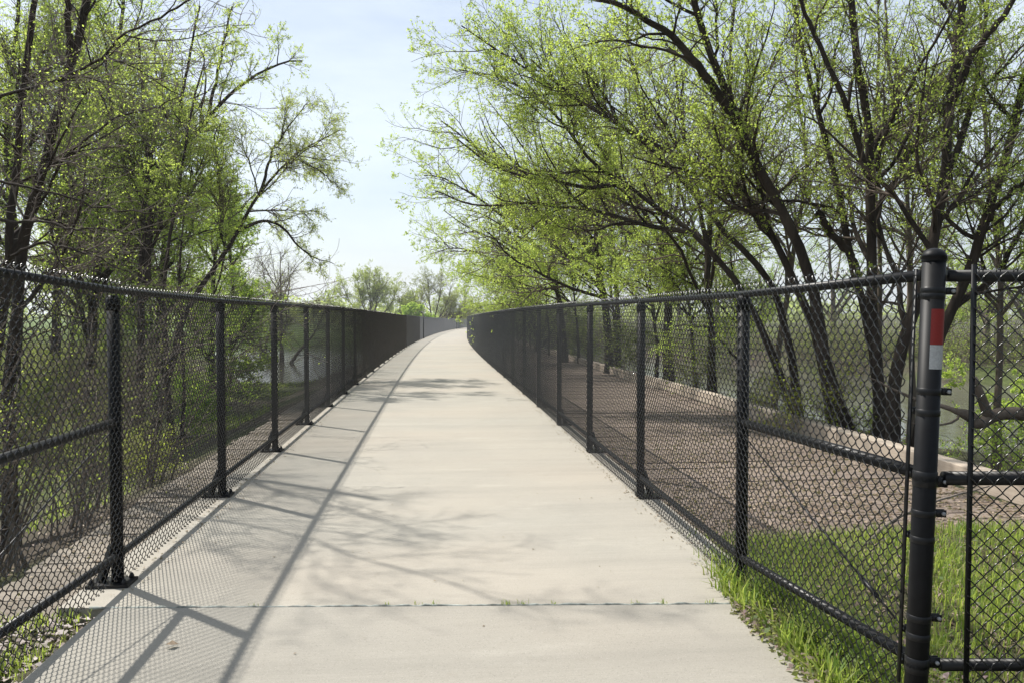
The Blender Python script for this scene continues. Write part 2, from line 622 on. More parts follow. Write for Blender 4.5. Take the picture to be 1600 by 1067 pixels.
def fabric(L, z0, z1, hi=True, mat='wire', wr=.0028, zb=None):
    """zigzag wires hooked into each other; x along the fence, y through it"""
    n = round(L / .0318)
    h = L / n
    J = int((z1 - z0) / h)
    J += J % 2
    hz = (z1 - z0) / J
    i = np.arange(n)[:, None]
    j = np.arange(J + 1)[None, :]
    par = (i + j) % 2
    x = i * h + par * h + np.where(par == 1, .0016, -.0016)
    z = np.broadcast_to(z0 + j * hz, x.shape)
    node = np.stack([x, np.zeros_like(x), z], -1)
    g = Geo()
    if hi:
        mid = (node[:, 1:] + node[:, :-1]) / 2
        mid[..., 1] = np.where(par[:, 1:] == 1, .0055, -.0055)
        P = np.empty((n, 2 * J + 1, 3))
        P[:, 0::2] = node
        P[:, 1::2] = mid
        g.tubes(P, np.full(P.shape[:2], wr), 5 if wr > .0024 else 3)
        # knuckles: the wire ends are bent over in pairs along both edges
        xs = np.arange(0, n, 2) * h + h
        for zz, s in ((z1, 1), (z0, -1)):
            t = np.linspace(-.4, np.pi + .4, 6)
            kx = xs[:, None] + .008 * np.cos(t)[None]
            kz = np.broadcast_to(zz + s * .009 * np.sin(t)[None], kx.shape)
            ky = np.broadcast_to(.004 * np.cos(t * 2)[None], kx.shape)
            g.tubes(np.stack([kx, ky, kz], -1), np.full(kx.shape, .0026), 4)
    else:
        g.tubes(node, np.full(node.shape[:2], .0027), 3)
    V, Q = np.concatenate(g.V), np.concatenate(g.Q)
    if zb:                                   # the top edge slopes to height zb at the far end
        V[:, 2] = z0 + (V[:, 2] - z0) * (1 + (zb - z1) / (z1 - z0) * V[:, 0] / L)
    return mesh_np('chain_link_mesh', V, Q, None, [M[mat]])


fab_hi = fabric(BAY, .045, 1.815, True)
fab_left = fabric(BAY, .06, 1.91, True, zb=1.835)
fab_lo = fabric(BAY, .045, 1.815, False)
fab_mid = fabric(BAY, .045, 1.815, True, 'half_sheen_wire', .0022)
fab_grey = fabric(BAY, .045, 1.815, True, 'sky_sheen_wire', .0019)
PR = .0365                                   # line post radius


def post_mesh(top=1.75):
    g = Geo()
    z = np.array([-.02, top])
    P = np.stack([np.zeros(2), np.zeros(2), z], -1)
    g.tubes(P[None], np.full((1, 2), PR), 14, 0, True)
    # loop cap that carries the top rail
    P = np.stack([np.zeros(4), np.zeros(4), np.array([top - .075, top - .03, top - .01, top + .018])], -1)
    g.tubes(P[None], np.array([[PR + .004, PR + .004, PR + .003, .026]]), 14, 0, True)
    V, Q, T = np.concatenate(g.V), np.concatenate(g.Q), np.concatenate(g.T)
    return mesh_np('post', V, Q, T, [M['post']])


def plate_mesh():
    g = Geo()
    g.box((0, 0, .011), (.125, 0, 0), (0, .085, 0), (0, 0, .009))
    for sx in (-1, 1):
        for sy in (-1, 1):
            P = np.array([[sx * .095, sy * .06, .018], [sx * .095, sy * .06, .032], [sx * .095, sy * .06, .05]])
            g.tubes(P[None], np.array([[.016, .016, .008]]), 6, 0, True)
    V, Q, T = np.concatenate(g.V), np.concatenate(g.Q), np.concatenate(g.T)
    return mesh_np('base_plate', V, Q, T, [M['vinyl']], smooth=False)


def brace_mesh(side):
    g = Geo()
    P = np.array([[side * .03, 0, .24], [side * .065, 0, .12], [side * .10, 0, .02]])
    g.tubes(P[None], np.array([[.022, .028, .032]]), 4, 0, True)
    V, Q, T = np.concatenate(g.V), np.concatenate(g.Q), np.concatenate(g.T)
    return mesh_np('brace', V, Q, T, [M['vinyl']], smooth=False)


POST, PLATE = post_mesh(), plate_mesh()
BRACE = {-1: brace_mesh(-1), 1: brace_mesh(1)}


def fence_pts(x, y0, n):
    """post positions along the bend, one bay apart"""
    pts = []
    y = y0
    for _ in range(n):
        pts.append(np.array([x + float(off(y)), y, float(drop(y))]))
        s = 2 * .00038 * max(y - 22, 0)
        y += BAY / math.sqrt(1 + s * s)
    return pts


def rail(name, root, pts, z, r, sides=12, seg=1):
    P = np.array([p + np.array([0, 0, zz]) for p, zz in zip(pts, np.broadcast_to(z, len(pts)))]) - np.array(root.location)
    g = Geo()
    g.tubes(P[None], np.full((1, len(P)), r), sides, 0, True)
    return g.build(name, [M['vinyl']], root)


def ties(root, pts, z, dx):
    pass


def line_fence(label, x, y0, n, side, extra, group=None):
    """side: which way the mesh faces (+1 = towards +x)"""
    pts = fence_pts(x, y0, n)
    root = thing('chain_link_fence', label, 'fence', tuple(pts[0]), group)
    L = np.array(root.location)
    for i, p in enumerate(pts):
        o = link('post', POST, root, p - L)
        if i < 34 and not (side < 0 and i == 0):
            link('base_plate', PLATE, o, (-side * (.035 if side > 0 else .095), 0, 0))
            link('brace', BRACE[-side], o)
    for i in range(n - 1):
        a_, b_ = pts[i].copy(), pts[i + 1].copy()
        d = Vector(b_ - a_)
        ex = d.normalized()
        ey = Vector((0, 0, 1)).cross(ex).normalized()
        ez = ex.cross(ey)
        o = link('chain_link_mesh', (fab_hi if i < 17 else fab_mid if i < 24 else fab_grey) if side > 0 else fab_hi, root)  # left bays step to paler wire: distant sky sheen put into the colour
        mt = Matrix((ex, ey, ez)).transposed().to_4x4()
        mt.translation = Vector(a_ - L) - ey * side * 0.0 + Vector((side * (PR + .007), 0, 0))
        o.matrix_basis = mt
    ex_pts = extra + pts
    return root, pts


NL, NR = 88, 44
# left fence: the bay nearest the camera ends in a terminal post behind the picture's edge
fl, pl = line_fence('long black chain-link fence throwing its lattice shadow onto the path', -1.955, 5.05, NL, 1, [])
L = np.array(fl.location)
e0 = np.array([-1.955, 5.05 - BAY, 0.0])
o = link('chain_link_mesh', fab_left, fl)
mt = Matrix(((0, -1, 0), (1, 0, 0), (0, 0, 1))).to_4x4()
mt.translation = Vector(e0 - L) + Vector((PR + .007, 0, 0))
o.matrix_basis = mt
lp = [e0] + pl
rail('top_rail', fl, lp, np.array([1.875, 1.80] + [1.774] * (len(lp) - 2)), .0215)
rail('bottom_rail', fl, lp, np.array([.26] + [.175] * (len(lp) - 1)), .0225)
rail('middle_rail', fl, lp[:2], 1.0, .0255)


def term_post(root, loc, top=1.93):
    g = Geo()
    P = np.stack([np.zeros(2), np.zeros(2), np.array([-.35, top - .05])], -1)
    g.tubes(P[None], np.full((1, 2), .041), 24, 0, True)
    po = g.build('end_post', [M['post']], root, True, loc)
    g = Geo()
    a = np.linspace(0, np.pi / 2, 7)
    P = np.stack([np.zeros(9), np.zeros(9), np.concatenate([[top - .05, top - .036], top - .036 + .036 * np.sin(a)])], -1)
    g.tubes(P[None], np.concatenate([[.0436, .0436], .0436 * np.cos(a) + .0004])[None], 24, 0, False)
    g.build('post_cap', [M['post']], po)
    return po


pe = term_post(fl, e0 - L)


def truss(root, a_, b_):
    g = Geo()
    P = np.linspace(a_, b_, 3) - np.array(root.location)
    g.tubes(P[None], np.full((1, 3), .0048), 6, 0, True)
    m_ = (P[0] * .12 + P[2] * .88)
    d = (P[2] - P[0]) / np.linalg.norm(P[2] - P[0])
    g.tubes(np.array([m_ - d * .07, m_ + d * .07])[None], np.full((1, 2), .010), 8, 0, True)
    return g.build('truss_rod', [M['vinyl']], root)


truss(fl, np.array([-1.955, 5.02, .95]), np.array([-1.955, 2.72, .26]))
# double posts with a latch where the far left fence is jointed
for k in (26, 57, 74):
    if k < len(pl):
        p = pl[k] - L + np.array([PR + .05, .1, 0])
        g = Geo()
        g.tubes(np.array([[0, 0, 0], [0, 0, 1.95]])[None], np.full((1, 2), .04), 8, 0, True)
        q = g.build('joint_post', [M['vinyl']], fl, True, p)
        g = Geo()
        g.box((.0, -.22, 1.0), (.03, 0, 0), (0, .26, 0), (0, 0, .05))
        g.build('latch', [M['vinyl']], q, False)

# right fence: one short bay and a stout end post with reflective tape
fr, pr_ = line_fence('long black chain-link fence ending at a stout post with red and silver tape', 1.835, 4.63, NR, -1, [])
L = np.array(fr.location)
EP = np.array([1.845, 2.83, 0.0])
short = 4.63 - 2.83 - .07
fab_s = fabric(short, .06, 1.84, True, zb=1.815)
o = link('chain_link_mesh', fab_s, fr)
mt.translation = Vector((1.835 - PR - .007, 2.83 + .07, 0)) - Vector(L)
o.matrix_basis = mt
rp = [EP + np.array([0, .05, 0])] + pr_
rail('top_rail', fr, rp, np.array([1.795] + [1.772] * len(pr_)), .0215)
rail('bottom_rail', fr, rp, np.array([.31] + [.185] * len(pr_)), .0235)
rail('middle_rail', fr, rp[:2], np.array([1.04, 1.005]), .0255)
truss(fr, np.array([1.80, 4.6, .96]), np.array([1.80, 2.95, .45]))
ep = term_post(fr, EP - L, 1.895)
ep.rotation_euler = (0, math.radians(1.5), 0)
ep.location.x -= .037


def tape(z0, z1, mat, nm='reflective_tape'):
    g = Geo()
    a = np.linspace(-2.2, -.75, 12)
    r = .0422
    V = [(r * math.cos(t), r * math.sin(t), z) for z in (z0, z1) for t in a]
    Q = [(k, k + 1, 12 + k + 1, 12 + k) for k in range(11)]
    g.add(V, Q)
    return g.build(nm, [mat], ep)


t1 = tape(1.535, 1.667, M['red'])
t1['label'] = 'red reflective tape strip'
t2 = tape(1.445, 1.534, M['white'])
t2['label'] = 'silver reflective tape strip'


def band(zc, ang, w=.013, root=ep):
    """strap round the post with two lugs and a bolt, pointing along ang"""
    g = Geo()
    P = np.array([[0, 0, zc - w], [0, 0, zc - w + .003], [0, 0, zc + w - .003], [0, 0, zc + w]])
    g.tubes(P[None], np.array([[.0405, .0432, .0432, .0405]]), 24, 0, False)
    d = np.array([math.cos(ang), math.sin(ang), 0])
    n = np.array([-math.sin(ang), math.cos(ang), 0])
    for s in (-1, 1):
        g.box(d * .060 + n * s * .008 + np.array([0, 0, zc]), d * .022, n * .002, (0, 0, w))
    g.build('tension_band', [M['vinyl']], root)
    g = Geo()
    c_ = d * .070 + np.array([0, 0, zc])
    g.tubes(np.array([c_ - n * .018, c_ - n * .012, c_ + n * .014])[None], np.array([[.0075, .0075, .005]]), 8, 0, True)
    g.build('bolt', [M['steel']], root)


AF = math.pi / 2 + .12                       # along the path fence
AW = -YAW                                    # along the wing fence
for z in (1.715, 1.28, .80, .43):
    band(z, AF)
for z in (1.735, 1.36, .90, .50):
    band(z, AW)
for z in (1.04, .31):
    band(z, AF, .02)
for z in (1.02, .33):
    band(z, AW, .02)
g = Geo()
g.box((-.028, .068, 1.02), (.003, 0, 0), (0, .009, 0), (0, 0, .80))
g.build('tension_bar', [M['vinyl']], ep)

WL = 2.4
wd = np.array([math.cos(YAW), -math.sin(YAW), 0])
fw_ = thing('chain_link_fence', 'short black chain-link wing fence running off from the red-taped post over the grass', 'fence', tuple(EP + wd * .06))
L = np.array(fw_.location)
o = link('chain_link_mesh', fab_hi, fw_)
mt = Matrix.Rotation(-YAW, 4, 'Z')
mt.translation = Vector(wd * .07) + Vector((-math.sin(YAW), -math.cos(YAW), 0)) * .045 + Vector((0, 0, -.01))
o.matrix_basis = mt
we = [EP + wd * .06, EP + wd * (WL + .1)]
rail('top_rail', fw_, we, 1.79, .0225)
rail('middle_rail', fw_, we, 1.03, .027)
rail('bottom_rail', fw_, we, .315, .0235)
g = Geo()
g.box(wd * .075 + np.array([-.004, -.045, .93]), wd * .009, (0, .003, 0), (0, 0, .9))
g.build('tension_bar', [M['vinyl']], fw_)
o = link('post', POST, fw_, wd * (WL + .08))

# ------------------------------------------------------------------ trees
def crom(pts, r0, r1, K, rg, wob=.0):
    """smooth polyline through pts, K points, with a radius that tapers from r0 to r1"""
    pts = np.asarray(pts, float)
    p = np.vstack([2 * pts[0] - pts[1], pts, 2 * pts[-1] - pts[-2]])
    n = len(pts) - 1
    out = []
    for t in np.linspace(0, n - 1e-6, 160):
        i = int(t)
        f = t - i
        a_, b_, c_, d_ = p[i], p[i + 1], p[i + 2], p[i + 3]
        out.append(.5 * (2 * b_ + (c_ - a_) * f + (2 * a_ - 5 * b_ + 4 * c_ - d_) * f * f + (3 * b_ - a_ - 3 * c_ + d_) * f ** 3))
    out = np.array(out)
    s = np.concatenate([[0], np.cumsum(np.linalg.norm(np.diff(out, axis=0), axis=1))])
    u = np.linspace(0, s[-1], K)
    P = np.stack([np.interp(u, s, out[:, k]) for k in range(3)], -1)
    if wob:
        w = rg.normal(0, 1, (K, 3))
        w = (w + np.roll(w, 1, 0) + np.roll(w, -1, 0)) / 3
        w[0] = 0
        P = P + w * wob
    R = r0 + (r1 - r0) * np.linspace(0, 1, K) ** .8
    return P, R


def norm(a):
    return a / (np.linalg.norm(a, axis=-1, keepdims=True) + 1e-9)


def sprout(P, R, n_total, t0, t1, ratio, ang, K, up, rg, rs=.6, lmin=.15, lmax=9, lean=(0, 0, 0), wig=.16, taper=.25, flat=0):
    """n_total child branches growing from the parent branches P[N,K,3]"""
    N, Kp, _ = P.shape
    seg = np.linalg.norm(np.diff(P, axis=1), axis=2)
    Ln = seg.sum(1)
    pi = rg.choice(N, n_total, p=Ln / Ln.sum())
    t = rg.uniform(t0, t1, n_total)
    f = t * (Kp - 1)
    i = np.minimum(f.astype(int), Kp - 2)
    fr_ = (f - i)[:, None]
    base = P[pi, i] * (1 - fr_) + P[pi, i + 1] * fr_
    T = norm(P[pi, i + 1] - P[pi, i])
    rad = R[pi, i] * (1 - fr_[:, 0]) + R[pi, i + 1] * fr_[:, 0]
    q = norm(np.cross(T, rg.normal(0, 1, (n_total, 3))))
    if flat:
        q[:, 2] *= (1 - flat)
        q = norm(q)
    an = np.radians(rg.normal(ang, 11, n_total))[:, None]
    d = norm(T * np.cos(an) + q * np.sin(an) + np.array(lean))
    ln = np.clip(Ln[pi] * ratio * (1.2 - .8 * t) * rg.uniform(.65, 1.3, n_total), lmin, lmax)
    st = (ln / (K - 1))[:, None]
    out = np.empty((n_total, K, 3))
    out[:, 0] = base
    upv = np.array([0, 0, 1.0]) * up
    for k in range(1, K):
        d = norm(d + upv + rg.normal(0, wig, (n_total, 3)))
        out[:, k] = out[:, k - 1] + d * st
    r0 = np.minimum(rad * rs, .013 * ln + .003)
    RR = r0[:, None] * (1 - (1 - taper) * np.linspace(0, 1, K)[None])
    return out, RR


def leaves_on(g, P, per, size, rg, m, t0=.2, droop=.25, spread=.014):
    """per leaves on each twig of P[N,K,3]: kite-shaped blades folded along the midrib"""
    N, K, _ = P.shape
    tot = int(N * per)
    if tot < 1:
        return
    pi = rg.integers(0, N, tot)
    t = rg.uniform(t0, 1.0, tot) ** .8
    f = np.round(t * (K - 1) * 1.5) / 1.5 if K > 3 else t * (K - 1)
    i = np.minimum(f.astype(int), K - 2)
    fr_ = (f - i)[:, None]
    b = P[pi, i] * (1 - fr_) + P[pi, i + 1] * fr_ + rg.normal(0, spread, (tot, 3))
    T = norm(P[pi, i + 1] - P[pi, i])
    d = norm(T * .5 + rg.normal(0, .7, (tot, 3)) + np.array([0, 0, -droop]))
    s = norm(np.cross(d, rg.normal(0, 1, (tot, 3))))
    nn = np.cross(s, d)
    z = size * rg.uniform(.5, 1.2, tot)[:, None]
    w = z * rg.uniform(.2, .36, tot)[:, None]
    V = np.stack([b, b + d * z * .5 + s * w + nn * z * .12, b + d * z, b + d * z * .5 - s * w + nn * z * .12], 1)
    Q = (np.arange(tot) * 4)[:, None] + np.arange(4)[None]
    g.add(V, Q, None, m)


TREES = []


def tree(label, stems, seed, n=(14, 90, 700), per=9, size=.055, leaf='leaf_r', bark='bark', twig=None, name='tree', cat='tree', lean=(0, 0, 0),
         group=None, ratio=(.34, .48, .55), up=(.05, .04, .02), ang=(42, 45, 48), root=True, t0=.12, K0=26, sides=(9, 6, 4, 3), lmin=.18, mix=None, mixp=0., hang=.25, wob=.03, bare=0):
    """stems: (points, r0, r1) with points in world space; the first point of a stem that starts a trunk is pulled to the ground"""
    rg = np.random.default_rng(seed)
    Ps, Rs = [], []
    for st in stems:
        pts, r0, r1 = st[:3]
        fork = len(st) > 3
        pts = [np.asarray(p, float) for p in pts]
        if not fork and root:
            hz = float(ground_h(pts[0][0], pts[0][1])) - .15
            if pts[0][2] > hz + .25:
                q = pts[0].copy()
                q[2] = hz
                dx = pts[0] - pts[1]
                q[:2] += dx[:2] * .25
                pts = [q] + pts
            else:
                pts[0][2] = hz
        P, R = crom(pts, r0, r1, K0, rg, wob)
        if not fork:
            R = R * (1 + .7 * np.exp(-np.linspace(0, 1, K0) * 16))
        Ps.append(P)
        Rs.append(R)
    P0, R0 = np.array(Ps), np.array(Rs)
    base = P0[0, 0].copy()
    base[2] += .15
    rt = thing(name, label, cat, tuple(base), group)
    P0 = P0 - base
    n1, n2, n3 = n
    S0, T0 = P0.copy(), R0.copy()
    for q, st in enumerate(stems):
        if len(st) <= 3 and bare:
            f = np.linspace(bare, 1, K0) * (K0 - 1)
            S0[q] = np.stack([np.interp(f, np.arange(K0), P0[q][:, k]) for k in range(3)], -1)
            T0[q] = np.interp(f, np.arange(K0), R0[q])
    P1, R1 = sprout(S0, T0, n1, t0, .97, ratio[0], ang[0], 10, up[0], rg, .62, .5, 7, lean)
    P2, R2 = sprout(np.concatenate([P1]), R1, n2, .15, .98, ratio[1], ang[1], 7, up[1], rg, .65, .35, 4, lean)
    # small branches also leave the ends of the stems
    P2b, R2b = sprout(S0, T0, max(6, n2 // 6), .5, .99, ratio[1] * .35, ang[1], 7, up[1], rg, .5, .35, 3, lean)
    P2, R2 = np.concatenate([P2, P2b]), np.concatenate([R2, R2b])
    P3, R3 = sprout(P2, R2, n3, .1, 1.0, ratio[2], ang[2], 5, up[2], rg, .7, lmin, 1.6, (0, 0, 0), .2)
    R3 = np.maximum(R3 * .8, .0016)
    R2 = np.maximum(R2 * .9, .0028)
    g = Geo()
    g.tubes(P0, R0, sides[0])
    g.tubes(P1, R1, sides[1])
    g.build('trunk', [M[bark]], rt)
    g = Geo()
    g.tubes(P2, R2, sides[2])
    g.tubes(P3, R3, sides[3])
    if per:
        leaves_on(g, P3, per * (1 - mixp), size, rg, 1, .15, hang)
        leaves_on(g, P2, per * .5, size, rg, 1, .5, hang)
        if mixp:
            leaves_on(g, P3, per * mixp, size, rg, 2, .3, hang)
    mats = [M[twig or 'bark_far'], M[leaf]] + ([M[mix]] if mix else [])
    g.build('crown', mats, rt)
    return rt


def px(*pts):
    return [at(*p) for p in pts]


# --- big leaning trees on the right bank, just behind the deck's kerb beam
tree('large dark tree in two heavy stems leaning far over the deck from the bank', [
    (px((1325, 690, 13), (1290, 560, 13), (1262, 420, 13), (1197, 288, 12.8), (1151, 192, 12.6), (1110, 81, 12.4), (1085, 0, 12.2), (1060, -150, 12)), .122, .04),
    (px((1153, 195, 12.6), (1110, 130, 12.3), (1060, 70, 12), (1000, 25, 11.6), (930, -5, 11.2), (850, -45, 11)), .085, .02, 1),
    (px((1312, 690, 13.3), (1275, 520, 13.4), (1232, 420, 13.6), (1161, 304, 14), (1090, 258, 14.3), (1000, 215, 14.6), (900, 150, 15), (830, 95, 15.4)), .10, .018),
    (px((1253, 400, 13), (1225, 330, 13.6), (1180, 250, 14.2), (1165, 150, 15), (1170, 40, 15.6)), .07, .02, 1),
], 101, (44, 360, 2900), 11.5, .045, 'leaf_r', bare=.3, ratio=(.38, .5, .58), lean=(-.1, -.02, .02))
tree('low sweeping tree whose two thin arching limbs reach out across the path', [
    (px((1250, 660, 15), (1232, 540, 15), (1197, 435, 15), (1126, 354, 15.2), (1060, 273, 15.4), (1000, 215, 15.5), (930, 170, 15.6), (854, 130, 15.8), (770, 75, 16), (722, 42, 16.2)), .09, .014),
    (px((1240, 650, 15.5), (1195, 520, 15.6), (1151, 440, 15.8), (1090, 374, 16), (1060, 349, 16.2), (981, 288, 16.5), (930, 258, 16.6), (890, 207, 16.8), (854, 167, 17), (790, 125, 17.2), (720, 110, 17.4)), .092, .014),
    (px((981, 288, 16.5), (920, 292, 16.6), (850, 280, 16.8), (780, 262, 17), (700, 205, 17.3)), .055, .014, 1),
    (px((1075, 362, 16.1), (1000, 350, 16.4), (920, 330, 16.8), (840, 322, 17), (740, 320, 17.4), (680, 300, 17.6)), .055, .014, 1),
], 102, (50, 430, 3800), 13, .045, 'leaf_r', bare=.33, ratio=(.38, .5, .58), lean=(-.12, 0, .03))
tree('upright dark tree with a tall straight main stem and a broken stub low down', [
    (px((1378, 700, 12.5), (1368, 560, 12.5), (1361, 425, 12.5), (1361, 283, 12.5), (1356, 182, 12.5), (1343, 96, 12.4), (1328, 0, 12.3), (1315, -160, 12.2)), .108, .045),
    (px((1360, 290, 12.5), (1340, 210, 12.3), (1313, 142, 12.1), (1267, 46, 11.9), (1245, -20, 11.8), (1220, -120, 11.5)), .06, .02, 1),
    (px((1361, 240, 12.5), (1382, 200, 12.8), (1409, 172, 13.1), (1450, 140, 13.4), (1500, 90, 13.6)), .05, .014, 1),
    (px((1385, 690, 13), (1365, 560, 13.1), (1333, 420, 13.2), (1303, 283, 13.4), (1278, 167, 13.5), (1257, 86, 13.6), (1238, -10, 13.7), (1220, -140, 13.8)), .085, .03),
    (px((1345, 440, 13.1), (1318, 385, 13), (1298, 360, 12.9), (1278, 331, 12.8)), .075, .055, 1),
], 103, (30, 270, 1900), 10, .043, 'leaf_r', bare=.28, ratio=(.4, .5, .58))
tree('tall dark tree rising straight behind the stout taped end post', [
    (px((1392, 710, 11.5), (1400, 610, 11.5), (1414, 531, 11.5), (1455, 385, 11.5), (1475, 283, 11.5), (1490, 132, 11.5), (1503, 0, 11.5), (1512, -150, 11.5)), .10, .05),
    (px((1486, 160, 11.5), (1510, 105, 11.3), (1535, 65, 11.1), (1580, 0, 10.9), (1620, -80, 10.7)), .07, .02, 1),
    (px((1476, 285, 11.5), (1500, 225, 11.8), (1516, 175, 12), (1528, 110, 12.2), (1540, 30, 12.4), (1545, -90, 12.6)), .06, .02, 1),
    (px((1415, 530, 11.5), (1402, 440, 12), (1380, 370, 12.4), (1372, 300, 12.8), (1380, 200, 13.2)), .05, .015, 1),
], 104, (26, 230, 1600), 10, .043, 'leaf_r', bare=.28, ratio=(.4, .5, .58))
tree('dark tree leaning outward above the short wing fence', [
    (px((1430, 700, 12.5), (1462, 560, 12.4), (1490, 480, 12.3), (1518, 410, 12.2), (1546, 329, 12), (1571, 238, 11.9), (1597, 137, 11.8), (1640, 0, 11.6)), .105, .05),
    (px((1490, 480, 12.3), (1560, 430, 12.5), (1600, 350, 12.8), (1650, 260, 13)), .06, .02, 1),
    (px((1540, 345, 12), (1590, 290, 11.7), (1640, 250, 11.4)), .05, .02, 1),
], 105, (24, 210, 1500), 10, .043, 'leaf_r', bare=.28, ratio=(.4, .5, .58))

# --- slender trees further along the right bank
slim = [
    ('slender grey tree with a bent stem between the tall stem and the end post', ((1425, 560, 17), (1422, 420, 17), (1415, 280, 17.2), (1390, 120, 17.4), (1385, -60, 17.6)), .075),
    ('thin straight tree standing behind the broken stub', ((1372, 560, 19), (1375, 400, 19), (1368, 260, 19), (1372, 100, 19), (1368, -60, 19)), .085),
    ('thin tree crossing behind the leaning stem above the wing fence', ((1560, 560, 16), (1562, 420, 16), (1545, 260, 16), (1535, 100, 16), (1528, -60, 16)), .08),
    ('thin curved tree left of the straight main stem', ((1215, 560, 18), (1240, 400, 18), (1258, 260, 18), (1245, 120, 18), (1250, -40, 18)), .08),
]
for k, (lb, pts, r) in enumerate(slim):
    tree(lb, [(px(*pts), r, .02)], 120 + k, (18, 140, 1000), 9, .042, 'leaf_r', 'bark_far', bare=.2, ratio=(.42, .5, .55))
mid = [
    ('medium tree with a steep trunk just before the first right leaning limbs', [((1045, 540, 22), (1045, 430, 22), (1035, 320, 22), (1005, 200, 22), (985, 90, 22), (980, -20, 22)), ((1042, 410, 22), (1005, 330, 22.3), (950, 250, 22.6), (905, 190, 23), (870, 140, 23.3))], .15, (30, 280, 2400), .056),
    ('medium tree stretching low branches toward the path gap', [((950, 530, 27), (935, 430, 27), (885, 340, 27), (825, 275, 27), (760, 240, 27), (690, 190, 27)), ((938, 430, 27), (925, 330, 27.5), (900, 200, 28), (880, 90, 28.5))], .16, (34, 320, 2800), .062),
    ('slim tall tree with forked top behind the second right post', [((1112, 540, 19), (1105, 400, 19), (1120, 250, 19), (1140, 110, 19), (1150, -50, 19)), ((1106, 390, 19), (1085, 280, 19.4), (1060, 160, 19.8), (1050, 40, 20))], .11, (24, 220, 1900), .052),
    ('bushy green tree leaning over the middle of the fence', [((880, 520, 34), (868, 450, 34), (835, 385, 34), (775, 330, 34), (700, 282, 34), (662, 275, 34)), ((870, 450, 34), (860, 360, 35), (840, 250, 35), (830, 150, 35))], .15, (34, 320, 2900), .075),
    ('upright bushy tree set behind the bushy leaning one', [((965, 520, 39), (962, 420, 39), (950, 300, 39), (945, 180, 39), (940, 80, 39)), ((962, 430, 39), (990, 340, 39), (1015, 240, 39))], .17, (30, 280, 2300), .08),
    ('low spreading tree whose twigs hang nearest the far end of the path', [((835, 510, 46), (812, 445, 46), (765, 405, 46), (715, 388, 46), (672, 398, 46)), ((815, 450, 46), (805, 370, 47), (790, 290, 47), (770, 230, 47)), ((800, 440, 46), (775, 440, 45), (745, 432, 45))], .17, (36, 320, 3000), .085),
]
for k, (lb, st, r, n, sz) in enumerate(mid):
    ss = [(px(*st[0]), r, .02)] + [(px(*s), r * .6, .02, 1) for s in st[1:]]
    tree(lb, ss, 140 + k, (n[0], int(n[1] * .85), int(n[2] * .72)), 13.5, sz * .98, 'leaf_r', 'bark', lean=(-.07, 0, 0), up=(.03, .02, .0), bare=.08, ratio=(.42, .5, .55))

under = [
    ('low leafy tree filling the space above the right fence nearest the medium steep trunk', 1030, 24, 330, 3.2), ('low leafy tree touching the fence top beside the path-gap tree', 965, 29, 335, 3.4),
    ('bushy yellow-green tree hanging down to the fence top in mid-view', 905, 33, 345, 3.6), ('small spreading tree just above the fence behind the bushy leaning one', 860, 40, 352, 4.2),
    ('leafy young tree on the bank where the fence rail narrows', 832, 50, 372, 4.0), ('far leafy young tree low over the narrow end of the right fence', 812, 62, 410, 3.2),
    ('leafy young tree between the slim forked tree and the arching limbs', 1090, 21, 350, 2.8), ('leafy young tree behind the foot of the heavy leaning stems', 1170, 19.5, 370, 2.6),
]
for k, (lb, u, d, vt, sp_) in enumerate(under):
    b = at(u, 520, d)
    b[2] = float(ground_h(b[0], b[1]))
    H = at(u, vt, d)[2] - b[2]
    rg = np.random.default_rng(500 + k)
    st = [([b, b + np.array([-.1, 0, H * .3]), b + np.array([-.25, .1, H * .6]), b + np.array([-.5, 0, H * .95])], .075, .015)]
    for q in range(5):
        a_ = q * 1.257 + rg.uniform(-.3, .3)
        o_ = np.array([math.cos(a_) - .25, math.sin(a_), 0]) * sp_ * rg.uniform(.55, 1.0)
        s_ = b + np.array([-.15, 0, H * rg.uniform(.36, .62)])
        st.append(([s_, s_ + o_ * .5 + np.array([0, 0, H * .18]), s_ + o_ + np.array([0, 0, H * rg.uniform(.1, .32)])], .035, .01, 1))
    tree(lb, st, 520 + k, (30, 220, 1700), 8, .0016 * d + .014, 'leaf_r', 'bark', ratio=(.55, .6, .6), t0=.15, bare=.36, mix='leaf_g', mixp=.4, lean=(-.05, 0, .02), up=(.03, .01, .0))

# --- trees along the far right bank of the river: green backdrop between the stems
far_r = [
    ('broad green tree across the river seen between the end post and the leaning stem', 1540, 62, 300), ('round green tree across the river behind the broken stub', 1300, 84, 300),
    ('pale green tree across the river left of the two heavy stems', 1120, 100, 330), ('tall thin tree across the river above the straight stem', 1420, 78, 210),
    ('green tree at the edge of the view across the river', 1610, 58, 260), ('dull green tree across the river between the two arching limbs', 1190, 92, 360),
    ('bushy tree across the river behind the slim forked tree', 1060, 108, 360), ('low bushy tree on the far bank beside the end post', 1480, 66, 390),
]
rf = np.random.default_rng(77)
for k, (lb, u, d, vt) in enumerate(far_r):
    b = at(u, 500, d)
    b[2] = float(ground_h(b[0], b[1]))
    top = at(u, vt, d)
    H = top[2] - b[2]
    st = [([b, b + np.array([.1, 0, H * .3]), b + np.array([-.3, .2, H * .65]), b + np.array([.2, 0, H * .95])], .022 * H, .02)]
    for q in range(4):
        a_ = rf.uniform(0, 6.28)
        o_ = np.array([math.cos(a_), math.sin(a_), 0]) * H * rf.uniform(.22, .36)
        s_ = b + np.array([0, 0, H * rf.uniform(.15, .35)])
        st.append(([s_, s_ + o_ * .5 + np.array([0, 0, H * .2]), s_ + o_ + np.array([0, 0, H * .45])], .011 * H, .02, 1))
    tree(lb, st, 180 + k, (24, 200, 1400), 7, .12, 'leaf_g' if k % 2 else 'leaf_r', 'bark_far', sides=(6, 4, 3, 3), ratio=(.4, .45, .4), t0=.1)

